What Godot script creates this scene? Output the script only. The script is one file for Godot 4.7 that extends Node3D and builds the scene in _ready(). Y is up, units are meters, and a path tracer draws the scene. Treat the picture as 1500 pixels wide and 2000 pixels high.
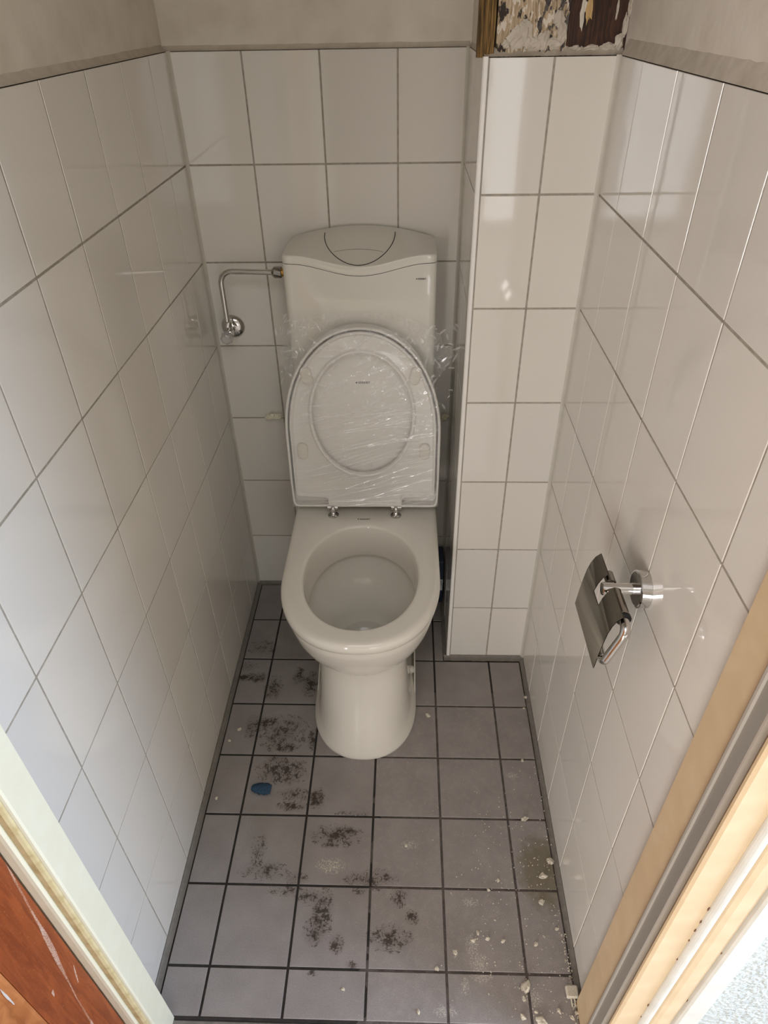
extends Node3D
# A narrow tiled toilet room seen from its doorway. x right, y up, z towards the door; back wall at z = 0.

const XL := -0.418          # tile face of the left wall
const XR := 0.3805          # tile face of the right wall
const XE := 0.168           # tile face of the pipe casing's side
const ZC := 0.297           # tile face of the pipe casing's front
const YT := 1.4051          # top of the tiling
const XC := -0.052          # centre line of the toilet
const CEIL := 2.40
const ROWS := [0.006, 0.1931, 0.3954, 0.5977, 0.8, 1.0023, 1.2046, 1.4051]

var rng := RandomNumberGenerator.new()
var M := {}
var taken := {}
var tile_cache := {}
var toilet: Node3D

# ------------------------------------------------------------------ helpers
func numbered(called: String) -> String:
	var n: int = taken.get(called, 0)
	taken[called] = n + 1
	return called if n == 0 else "%s_%03d" % [called, n]

func mat(c: Color, rough := 0.5, metal := 0.0, spec := 0.5) -> StandardMaterial3D:
	var m := StandardMaterial3D.new()
	m.albedo_color = c
	m.roughness = rough
	m.metallic = metal
	m.metallic_specular = spec
	return m

func rgb(r: float, g: float, b: float) -> Color:
	return Color(r / 255.0, g / 255.0, b / 255.0)

func noise(sd: int, freq: float, oct := 3) -> FastNoiseLite:
	var n := FastNoiseLite.new()
	n.seed = sd
	n.frequency = freq
	n.noise_type = FastNoiseLite.TYPE_SIMPLEX_SMOOTH
	n.fractal_type = FastNoiseLite.FRACTAL_FBM
	n.fractal_octaves = oct
	return n

func noise_tex(sd: int, freq: float, size: int, ramp: Array, oct := 4) -> NoiseTexture2D:
	var t := NoiseTexture2D.new()
	t.width = size
	t.height = size
	t.seamless = true
	t.noise = noise(sd, freq, oct)
	if ramp.size():
		var g := Gradient.new()
		var offs := PackedFloat32Array()
		var cols := PackedColorArray()
		for r in ramp:
			offs.append(r[0])
			cols.append(r[1])
		g.offsets = offs
		g.colors = cols
		t.color_ramp = g
	return t

func triplanar(m: StandardMaterial3D, sc: float) -> StandardMaterial3D:
	m.uv1_triplanar = true
	m.uv1_world_triplanar = true
	m.uv1_scale = Vector3(sc, sc, sc)
	return m

func new_st() -> SurfaceTool:
	var st := SurfaceTool.new()
	st.begin(Mesh.PRIMITIVE_TRIANGLES)
	return st

func done(st: SurfaceTool) -> ArrayMesh:
	st.generate_normals()
	return st.commit()

func put(called: String, mesh: Mesh, m: Material, parent: Node = null) -> MeshInstance3D:
	var o := MeshInstance3D.new()
	o.name = called
	o.mesh = mesh
	o.material_override = m
	o.cast_shadow = GeometryInstance3D.SHADOW_CASTING_SETTING_ON
	if parent == null:
		o.name = numbered(called)
		add_child(o)
	else:
		parent.add_child(o, true)
	return o

func base(called: String, at := Vector3.ZERO) -> Node3D:
	var o := Node3D.new()
	o.name = numbered(called)
	add_child(o)
	o.position = at
	return o

func tag(o: Node, label: String, category := "", group := "", kind := "") -> Node:
	if label: o.set_meta("label", label)
	if category: o.set_meta("category", category)
	if group: o.set_meta("group", group)
	if kind: o.set_meta("kind", kind)
	return o

func structure(called: String, label := "", category := "") -> Node3D:
	var o := base(called)
	tag(o, label, category, "", "structure")
	return o

func tri(st: SurfaceTool, a: Vector3, b: Vector3, c: Vector3) -> void:
	st.add_vertex(a)
	st.add_vertex(b)
	st.add_vertex(c)

func quad(st: SurfaceTool, a: Vector3, b: Vector3, c: Vector3, d: Vector3) -> void:
	tri(st, a, b, c)
	tri(st, a, c, d)

# rings of points joined one to the next; groups: smooth group of every strip (or one for all)
func loft(st: SurfaceTool, rings: Array, closed := true, groups = 0, cap0 := false, cap1 := false) -> void:
	for i in rings.size() - 1:
		st.set_smooth_group(groups[i] if groups is Array else groups)
		var a: PackedVector3Array = rings[i]
		var b: PackedVector3Array = rings[i + 1]
		var n := a.size()
		for k in (n if closed else n - 1):
			var j := (k + 1) % n
			quad(st, a[k], b[k], b[j], a[j])
	for e in 2:
		if (e == 0 and cap0) or (e == 1 and cap1):
			st.set_smooth_group(90 + e)
			var r: PackedVector3Array = rings[0] if e == 0 else rings[rings.size() - 1]
			var mid := Vector3.ZERO
			for p in r: mid += p
			mid /= r.size()
			for k in r.size():
				if e == 0: tri(st, mid, r[k], r[(k + 1) % r.size()])
				else: tri(st, mid, r[(k + 1) % r.size()], r[k])

# chamfered box from lo to hi
func bevel_box(st: SurfaceTool, lo: Vector3, hi: Vector3, b := 0.0) -> void:
	st.set_smooth_group(-1)
	if b <= 0.0:
		var v := []
		for i in 8:
			v.append(Vector3(hi.x if i & 1 else lo.x, hi.y if i & 2 else lo.y, hi.z if i & 4 else lo.z))
		for f in [[0, 2, 3, 1], [4, 5, 7, 6], [0, 1, 5, 4], [2, 6, 7, 3], [0, 4, 6, 2], [1, 3, 7, 5]]:
			quad(st, v[f[3]], v[f[2]], v[f[1]], v[f[0]])
		return
	# loft of chamfered rectangles along y
	var rings := []
	for s in [[lo.y, b], [lo.y + b, 0.0], [hi.y - b, 0.0], [hi.y, b]]:
		var y: float = s[0]
		var i: float = s[1]
		var x0 := lo.x + i
		var x1 := hi.x - i
		var z0 := lo.z + i
		var z1 := hi.z - i
		var c := b * 0.999 - i * 0.5
		rings.append(PackedVector3Array([Vector3(x0 + c, y, z0), Vector3(x1 - c, y, z0), Vector3(x1, y, z0 + c), Vector3(x1, y, z1 - c), Vector3(x1 - c, y, z1), Vector3(x0 + c, y, z1), Vector3(x0, y, z1 - c), Vector3(x0, y, z0 + c)]))
	loft(st, rings, true, -1, true, true)

func box_mesh(lo: Vector3, hi: Vector3, b := 0.0) -> ArrayMesh:
	var st := new_st()
	bevel_box(st, lo, hi, b)
	return done(st)

func frame_of(dir: Vector3) -> Basis:
	var w := dir.normalized()
	var u := w.cross(Vector3.UP if absf(w.y) < 0.9 else Vector3.RIGHT).normalized()
	return Basis(u, w.cross(u).normalized(), w)

# profile: [along, radius, group?]; turned about the axis dir from o
func lathe(st: SurfaceTool, o: Vector3, dir: Vector3, profile: Array, n := 32, cap0 := true, cap1 := true) -> void:
	var f := frame_of(dir)
	var rings := []
	var groups := []
	for p in profile:
		var r := PackedVector3Array()
		for k in n:
			var a := TAU * k / n
			r.append(o + f.z * p[0] + (f.x * cos(a) + f.y * sin(a)) * p[1])
		rings.append(r)
		groups.append(p[2] if p.size() > 2 else 0)
	loft(st, rings, true, groups, cap0, cap1)

func tube(st: SurfaceTool, pts: Array, rad: float, n := 16, caps := true) -> void:
	var rings := []
	var up := frame_of(pts[1] - pts[0]).x
	for i in pts.size():
		var d: Vector3 = (pts[mini(i + 1, pts.size() - 1)] - pts[maxi(i - 1, 0)]).normalized()
		up = (up - d * up.dot(d)).normalized()
		var v := d.cross(up)
		var r := PackedVector3Array()
		for k in n:
			var a := TAU * k / n
			r.append(pts[i] + (up * cos(a) + v * sin(a)) * rad)
		rings.append(r)
	loft(st, rings, true, 0, caps, caps)

# corner points joined by arcs of the given radius
func rounded_path(corners: Array, rad: float, steps := 10) -> Array:
	var out := [corners[0]]
	for i in range(1, corners.size() - 1):
		var p: Vector3 = corners[i]
		var a: Vector3 = (corners[i - 1] - p).normalized()
		var b: Vector3 = (corners[i + 1] - p).normalized()
		var half := a.angle_to(b) / 2.0
		var t := rad / tan(half)
		var mid := p + (a + b).normalized() * (rad / sin(half))
		var s := p + a * t - mid
		var e := p + b * t - mid
		for k in steps + 1:
			out.append(mid + s.slerp(e, float(k) / steps))
	out.append(corners[corners.size() - 1])
	return out

# extrusion of a closed outline (in the x-z plane) along y
func post(st: SurfaceTool, outline: Array, y0: float, y1: float) -> void:
	var rings := []
	for y in [y0, y1]:
		var r := PackedVector3Array()
		for p in outline: r.append(Vector3(p[0], y, p[1]))
		rings.append(r)
	loft(st, rings, true, -1, true, true)

# ------------------------------------------------------------------ tiles
func tile_mesh(w: float, h: float, t: float, b: float) -> ArrayMesh:
	var key := "%.4f %.4f %.4f" % [w, h, t]
	if tile_cache.has(key): return tile_cache[key]
	var st := new_st()
	st.set_smooth_group(-1)
	var rings := []
	for s in [[0.0, 0.0], [t - b, 0.0], [t - b * 0.3, b * 0.3], [t, b]]:
		var x: float = w / 2 - s[1]
		var y: float = h / 2 - s[1]
		rings.append(PackedVector3Array([Vector3(-x, -y, s[0]), Vector3(x, -y, s[0]), Vector3(x, y, s[0]), Vector3(-x, y, s[0])]))
	loft(st, rings, true, -1, false, true)
	tile_cache[key] = done(st)
	return tile_cache[key]

# tiles over a wall: u, v, n axes; us and vs are the joint lines
func lay_tiles(parent: Node3D, o: Vector3, u: Vector3, v: Vector3, n: Vector3, us: Array, vs: Array, mats: Array) -> void:
	var gap := 0.0034
	var t := 0.0010
	for i in us.size() - 1:
		for j in vs.size() - 1:
			var u0: float = us[i] + gap / 2
			var u1: float = us[i + 1] - gap / 2
			var v0: float = vs[j] + gap / 2
			var v1: float = vs[j + 1] - gap / 2
			var e := put("tile", tile_mesh(absf(u1 - u0), v1 - v0, t, 0.0007), mats[rng.randi() % mats.size()], parent)
			var tilt := Basis(u, rng.randf_range(-0.0022, 0.0022)) * Basis(v, rng.randf_range(-0.0028, 0.0028))
			e.transform = Transform3D(tilt * Basis(u, v, n), o + u * (u0 + u1) / 2 + v * (v0 + v1) / 2 - n * (t - 0.0001))

# sealant or mortar run between two faces that meet along a line: a to b, legs p and q
func fillet(st: SurfaceTool, a: Vector3, b: Vector3, p: Vector3, q: Vector3, hollow := 0.35, wob := 0.0, sd := 1, steps := 1) -> void:
	var rings := []
	var nz := noise(sd, 9.0, 3)
	for s in steps + 1:
		var c := a.lerp(b, float(s) / steps)
		var k := 1.0 + wob * nz.get_noise_1d(c.length() * 3.0 + s * 0.21)
		var l := 1.0 + wob * nz.get_noise_1d(c.length() * 3.0 + s * 0.33 + 50.0)
		var r := PackedVector3Array()
		for i in 6:
			var f := i / 5.0
			var w := p * (1 - f) * k + q * f * l
			r.append(c + w - (p * k + q * l) * 0.5 * hollow * sin(PI * f))
		rings.append(r)
	loft(st, rings, false, 0)

# ------------------------------------------------------------------ the scene
func _ready() -> void:
	rng.seed = 41
	view_and_light()
	materials()
	room()
	hall()
	door_and_frame()
	toilet_pan()
	cistern()
	toilet_seat()
	supply_pipe()
	roll_holder()
	film_bag()
	small_things()

func view_and_light() -> void:
	var cam := Camera3D.new()
	cam.name = "camera"
	add_child(cam)
	cam.position = Vector3(0.0486, 1.4785, 1.5689)
	cam.rotation_degrees = Vector3(-37.2486, 2.2367, -1.0713)
	cam.fov = 74.44
	cam.near = 0.02
	cam.far = 50.0
	cam.current = true
	var we := WorldEnvironment.new()
	we.name = "environment"
	var e := Environment.new()
	var sk := ProceduralSkyMaterial.new()
	sk.sky_top_color = rgb(196, 208, 226)
	sk.sky_horizon_color = rgb(226, 230, 234)
	sk.ground_bottom_color = rgb(120, 118, 112)
	sk.ground_horizon_color = rgb(190, 190, 186)
	sk.sky_energy_multiplier = 1.0
	var s := Sky.new()
	s.sky_material = sk
	e.background_mode = Environment.BG_SKY
	e.sky = s
	e.tonemap_mode = Environment.TONE_MAPPER_LINEAR
	e.tonemap_exposure = 1.06
	e.sdfgi_enabled = true
	e.ssao_enabled = true
	e.ssil_enabled = true
	we.environment = e
	add_child(we)
	# daylight entering through the glazed front door at the right end of the hall
	day("daylight", Vector3(1.47, 0.90, 1.62), Vector3(-1, 0, 0), Vector2(0.62, 1.25), rgb(202, 223, 255), 3.3)
	# daylight from the two windows of the room beyond the hall
	day("daylight", Vector3(-1.60, 0.72, 4.58), Vector3(0, 0, -1), Vector2(1.56, 1.24), rgb(252, 251, 252), 10.5)
	day("daylight", Vector3(0.90, 0.72, 4.58), Vector3(0, 0, -1), Vector2(0.56, 1.24), rgb(252, 251, 252), 0.8)
	# daylight from the roof light over the hall
	day("daylight", Vector3(0.05, 2.43, 2.05), Vector3(0, -1, 0), Vector2(1.36, 0.96), rgb(255, 250, 246), 0.80)

func day(called: String, at: Vector3, dir: Vector3, size: Vector2, c: Color, energy: float) -> void:
	var l := AreaLight3D.new()
	l.name = numbered(called)
	add_child(l)
	l.transform = Transform3D(Basis.looking_at(dir, Vector3.UP if absf(dir.y) < 0.9 else Vector3.FORWARD), at)
	l.area_size = size
	l.light_color = c
	l.light_energy = energy
	l.area_range = 12.0
	l.shadow_enabled = true

func materials() -> void:
	M.tiles = []
	for c in [rgb(224, 218, 207), rgb(221, 216, 206), rgb(226, 221, 211)]:
		var m := mat(c, 0.055, 0.0, 0.5)
		m.heightmap_enabled = true
		m.heightmap_texture = noise_tex(5, 0.006, 512, [], 2)
		m.heightmap_scale = 0.007
		M.tiles.append(triplanar(m, 3.1))
	M.tiles[1].heightmap_texture = M.tiles[0].heightmap_texture
	M.tiles[2].heightmap_texture = M.tiles[0].heightmap_texture
	M.grout = triplanar(mat(rgb(255, 255, 255), 0.85), 6.0)
	M.grout.albedo_texture = noise_tex(9, 0.02, 512, [[0.0, rgb(148, 140, 126)], [1.0, rgb(178, 170, 156)]])
	M.sealant = triplanar(mat(Color.WHITE, 0.5), 5.0)
	M.sealant.albedo_texture = noise_tex(11, 0.02, 256, [[0.0, rgb(190, 184, 170)], [1.0, rgb(206, 200, 187)]])
	M.floor_sealant = triplanar(mat(Color.WHITE, 0.55), 6.0)
	M.floor_sealant.albedo_texture = noise_tex(12, 0.03, 256, [[0.0, rgb(112, 107, 99)], [1.0, rgb(134, 128, 119)]])
	M.plaster = triplanar(mat(Color.WHITE, 0.9, 0.0, 0.25), 1.6)
	M.plaster.albedo_texture = noise_tex(13, 0.012, 512, [[0.0, rgb(212, 202, 187)], [0.45, rgb(221, 212, 198)], [1.0, rgb(229, 221, 208)]], 5)
	M.plaster.heightmap_enabled = true
	M.plaster.heightmap_texture = noise_tex(14, 0.05, 512, [], 4)
	M.plaster.heightmap_scale = 0.03
	M.mortar = triplanar(mat(Color.WHITE, 0.9, 0.0, 0.3), 4.0)
	M.mortar.albedo_texture = noise_tex(15, 0.03, 256, [[0.0, rgb(184, 173, 157)], [1.0, rgb(214, 205, 190)]])
	M.ceramic = mat(rgb(233, 228, 216), 0.05, 0.0, 0.55)
	M.plastic = mat(rgb(226, 222, 210), 0.06, 0.0, 0.5)
	M.seat = mat(rgb(233, 229, 221), 0.12, 0.0, 0.5)
	M.pad = mat(rgb(222, 216, 203), 0.45)
	M.trim_white = mat(rgb(236, 232, 224), 0.3)
	M.seam = mat(rgb(38, 34, 30), 0.7)
	M.ink = mat(rgb(30, 29, 31), 0.5)
	M.chrome = mat(rgb(208, 206, 204), 0.04, 1.0)
	M.chrome_dark = mat(rgb(158, 153, 146), 0.08, 1.0)
	M.aluminium = mat(rgb(186, 180, 170), 0.38, 0.6)
	M.brass = mat(rgb(186, 146, 74), 0.3, 1.0)
	M.rubber = mat(rgb(22, 21, 20), 0.6)
	M.cream = triplanar(mat(Color.WHITE, 0.35), 3.0)
	M.cream.albedo_texture = noise_tex(17, 0.01, 512, [[0.0, rgb(231, 226, 199)], [1.0, rgb(238, 234, 210)]])
	M.tan = triplanar(mat(Color.WHITE, 0.42), 3.0)
	M.tan.albedo_texture = noise_tex(18, 0.01, 512, [[0.0, rgb(207, 181, 143)], [0.6, rgb(213, 188, 150)], [1.0, rgb(218, 195, 159)]])
	M.off_white = triplanar(mat(Color.WHITE, 0.45), 3.0)
	M.off_white.albedo_texture = noise_tex(19, 0.012, 256, [[0.0, rgb(202, 199, 188)], [1.0, rgb(217, 215, 206)]])
	M.hall_wall = triplanar(mat(Color.WHITE, 0.95, 0.0, 0.2), 3.0)
	M.hall_wall.albedo_texture = noise_tex(20, 0.03, 512, [[0.0, rgb(180, 183, 178)], [1.0, rgb(202, 204, 199)]])
	M.hall_wall.heightmap_enabled = true
	M.hall_wall.heightmap_texture = noise_tex(21, 0.06, 512, [], 5)
	M.hall_wall.heightmap_scale = 0.5
	M.hall_plain = mat(rgb(218, 215, 208), 0.9, 0.0, 0.2)
	M.film = mat(Color(0.95, 0.95, 0.94, 0.10), 0.07, 0.0, 0.5)
	M.film.transparency = BaseMaterial3D.TRANSPARENCY_ALPHA
	M.film.cull_mode = BaseMaterial3D.CULL_DISABLED
	M.crease = mat(Color(0.97, 0.97, 0.96, 0.22), 0.10, 0.0, 0.5)
	M.crease.transparency = BaseMaterial3D.TRANSPARENCY_ALPHA
	M.pane = mat(Color(0.96, 0.98, 0.98, 0.03), 0.02)
	M.pane.transparency = BaseMaterial3D.TRANSPARENCY_ALPHA
	M.crumb = triplanar(mat(Color.WHITE, 0.95, 0.0, 0.2), 40.0)
	M.crumb.albedo_texture = noise_tex(23, 0.03, 256, [[0.0, rgb(196, 186, 166)], [1.0, rgb(228, 221, 205)]])

func lettering(parent: Node3D, at: Transform3D, width: float) -> void:
	var tm := TextMesh.new()
	var f := SystemFont.new()
	f.font_names = PackedStringArray(["Droid Sans"])
	f.font_weight = 700
	tm.font = f
	tm.text = "GEBERIT"
	tm.font_size = 64
	tm.depth = 0.02
	tm.pixel_size = 0.01
	var r := tm.get_aabb()
	var k := width * 0.82 / r.size.x
	var o := put("lettering", tm, M.ink, parent)
	o.transform = at * Transform3D(Basis().scaled(Vector3(k, k, k)), Vector3(width * 0.09, -r.get_center().y * k, 0.0))
	var q := width * 0.1
	var sq := put("emblem", box_mesh(Vector3(-q / 2, -q / 2, 0), Vector3(q / 2, q / 2, 0.0002)), M.ink, parent)
	sq.transform = at * Transform3D(Basis(), Vector3(-width * 0.44, 0, 0))

# ------------------------------------------------------------------ walls, floor, ceiling
func room() -> void:
	var g := 0.0009   # tiles stand this far in front of the grout
	var wl := structure("wall_left", "white tiled left wall with plaster above, beside the toilet", "wall")
	put("grout_bed", box_mesh(Vector3(XL - 0.11, -0.02, -0.1), Vector3(XL - g, YT - 0.002, 1.155)), M.grout, wl)
	put("plaster", box_mesh(Vector3(XL - 0.11, YT - 0.002, -0.1), Vector3(XL - 0.010, CEIL, 1.155)), M.plaster, wl)
	lay_tiles(wl, Vector3(XL, 0, 0), Vector3(0, 0, -1), Vector3.UP, Vector3.RIGHT, [-1.1545, -1.0271, -0.8755, -0.7239, -0.5723, -0.4207, -0.2691, -0.1175, -0.004], ROWS, M.tiles)
	var st := new_st()
	fillet(st, Vector3(XL - 0.010, YT - 0.002, 1.155), Vector3(XL - 0.010, YT - 0.002, -0.002), Vector3(0.0093, 0.0015, 0), Vector3(0, 0.012, 0), 0.2, 0.12, 31, 60)
	put("mortar_edge", done(st), M.mortar, wl)

	var wr := structure("wall_right", "white tiled right wall carrying the toilet roll holder", "wall")
	put("grout_bed", box_mesh(Vector3(XR + g, -0.02, ZC - 0.1), Vector3(XR + 0.11, YT - 0.002, 1.115)), M.grout, wr)
	put("plaster", box_mesh(Vector3(XR + 0.008, YT - 0.002, ZC - 0.1), Vector3(XR + 0.11, CEIL, 1.115)), M.plaster, wr)
	lay_tiles(wr, Vector3(XR, 0, 0), Vector3(0, 0, 1), Vector3.UP, Vector3.LEFT, [0.301, 0.4215, 0.5738, 0.7261, 0.8784, 1.0307, 1.1145], ROWS, M.tiles)
	st = new_st()
	fillet(st, Vector3(XR + 0.008, YT - 0.002, ZC), Vector3(XR + 0.008, YT - 0.002, 1.115), Vector3(-0.0078, 0.0015, 0), Vector3(0, 0.022, 0), 0.05, 0.06, 32, 50)
	put("mortar_edge", done(st), M.mortar, wr)

	var wb := structure("wall_back", "white tiled back wall behind the cistern, plaster above", "wall")
	put("grout_bed", box_mesh(Vector3(XL - g, -0.02, -0.1), Vector3(XR + 0.11, YT - 0.002, -g)), M.grout, wb)
	put("plaster", box_mesh(Vector3(XL - 0.010, YT - 0.002, -0.1), Vector3(XR + 0.11, CEIL, -0.008)), M.plaster, wb)
	lay_tiles(wb, Vector3.ZERO, Vector3.RIGHT, Vector3.UP, Vector3.BACK, [XL + 0.004, -0.2736, -0.1216, 0.0304, XE - 0.003], ROWS, M.tiles)
	st = new_st()
	fillet(st, Vector3(XL - 0.01, YT - 0.002, -0.008), Vector3(XE, YT - 0.002, -0.008), Vector3(0, 0.0015, 0.0077), Vector3(0, 0.010, 0), 0.2, 0.12, 33, 40)
	put("mortar_edge", done(st), M.mortar, wb)

	casing(g)
	make_floor()

	var ce := structure("ceiling", "plain plastered ceiling", "ceiling")
	put("plaster", box_mesh(Vector3(XL - 0.11, CEIL, -0.1), Vector3(XR + 0.11, CEIL + 0.1, 1.205)), M.plaster, ce)

	# sealant runs in the corners
	var runs := [
		["white sealant in the corner of left and back walls", Vector3(XL, 0, 0), Vector3(XL, YT, 0), Vector3(0.007, 0, 0), Vector3(0, 0, 0.007), M.sealant],
		["white sealant in the corner of pipe casing and right wall", Vector3(XR, 0, ZC), Vector3(XR, YT, ZC), Vector3(-0.007, 0, 0), Vector3(0, 0, 0.007), M.sealant],
		["white sealant in the corner of back wall and pipe casing", Vector3(XE, 0, 0), Vector3(XE, YT, 0), Vector3(-0.006, 0, 0), Vector3(0, 0, 0.006), M.sealant],
		["grey sealant between floor and left wall", Vector3(XL, -0.001, 0), Vector3(XL, -0.001, 1.157), Vector3(0.0118, 0.0012, 0), Vector3(0, 0.005, 0), M.floor_sealant],
		["grey sealant between floor and right wall", Vector3(XR, -0.001, ZC), Vector3(XR, -0.001, 1.14), Vector3(-0.0102, 0.0012, 0), Vector3(0, 0.005, 0), M.floor_sealant],
		["grey sealant between floor and back wall", Vector3(XL, -0.001, 0), Vector3(XE, -0.001, 0), Vector3(0, 0.0012, 0.012), Vector3(0, 0.009, 0), M.floor_sealant],
		["grey sealant between floor and pipe casing front", Vector3(XE - 0.008, -0.001, ZC), Vector3(XR, -0.001, ZC), Vector3(0, 0.0012, 0.016), Vector3(0, 0.007, 0), M.floor_sealant],
		["grey sealant between floor and pipe casing side", Vector3(XE, -0.001, 0), Vector3(XE, -0.001, ZC), Vector3(-0.01, 0.0012, 0), Vector3(0, 0.007, 0), M.floor_sealant],
	]
	for i in runs.size():
		var r: Array = runs[i]
		st = new_st()
		fillet(st, r[1], r[2], r[3], r[4], 0.3, 0.12, 60 + i, 24)
		var o := put("trim_%d" % (i + 1), done(st), r[5])
		tag(o, r[0], "sealant", "", "structure")

func wood_image(w: int, h: int, dark: Color, light: Color, sd: int, across := 60.0, along := 3.0) -> Image:
	var im := Image.create(w, h, false, Image.FORMAT_RGB8)
	var a := noise(sd, 1.0, 4)
	for y in h:
		for x in w:
			var u := float(x) / w
			var v := float(y) / h
			var k := a.get_noise_2d(u * across + 1.5 * a.get_noise_2d(u * 4.0, v * 3.0), v * along) * 0.9 + 0.5 + 0.25 * a.get_noise_2d(u * 9.0 + 40.0, v * 2.0)
			im.set_pixel(x, y, dark.lerp(light, clampf(k, 0.0, 1.0)))
	return im

func tex_mat(im: Image, rough := 0.6) -> StandardMaterial3D:
	var m := mat(Color.WHITE, rough, 0.0, 0.4)
	m.albedo_texture = ImageTexture.create_from_image(im)
	return m

# a flat panel facing +z with its picture laid over it once
func panel_mesh(lo: Vector3, hi: Vector3, uv_height: float) -> ArrayMesh:
	var st := new_st()
	st.set_smooth_group(-1)
	var v := [Vector3(lo.x, lo.y, hi.z), Vector3(lo.x, hi.y, hi.z), Vector3(hi.x, hi.y, hi.z), Vector3(hi.x, lo.y, hi.z)]
	var k := (hi.y - lo.y) / uv_height
	var uv := [Vector2(0, 1), Vector2(0, 1 - k), Vector2(1, 1 - k), Vector2(1, 1)]
	for i in [0, 1, 2, 0, 2, 3]:
		st.set_uv(uv[i])
		st.add_vertex(v[i])
	st.set_uv(Vector2(0.02, 0.5))
	quad(st, Vector3(lo.x, lo.y, lo.z), Vector3(lo.x, hi.y, lo.z), v[1], v[0])
	quad(st, v[3], v[2], Vector3(hi.x, hi.y, lo.z), Vector3(hi.x, lo.y, lo.z))
	quad(st, v[0], v[3], Vector3(hi.x, lo.y, lo.z), Vector3(lo.x, lo.y, lo.z))
	quad(st, v[1], Vector3(lo.x, hi.y, lo.z), Vector3(hi.x, hi.y, lo.z), v[2])
	quad(st, Vector3(lo.x, lo.y, lo.z), Vector3(hi.x, lo.y, lo.z), Vector3(hi.x, hi.y, lo.z), Vector3(lo.x, hi.y, lo.z))
	return done(st)

func lump(st: SurfaceTool, c: Vector3, r: Vector3, sd: int, rough := 0.35, seg := 10) -> void:
	var nz := noise(sd, 1.0, 3)
	var rings := []
	for i in range(0, seg / 2 + 2):
		var th := PI * i / (seg / 2 + 1)
		var ring := PackedVector3Array()
		for k in seg:
			var ph := TAU * k / seg
			var d := Vector3(sin(th) * cos(ph), cos(th), sin(th) * sin(ph))
			var q := 1.0 + rough * nz.get_noise_3d(d.x * 1.3, d.y * 1.3, d.z * 1.3) * 2.0
			ring.append(c + d * r * q)
		rings.append(ring)
	loft(st, rings, true, -1)

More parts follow.
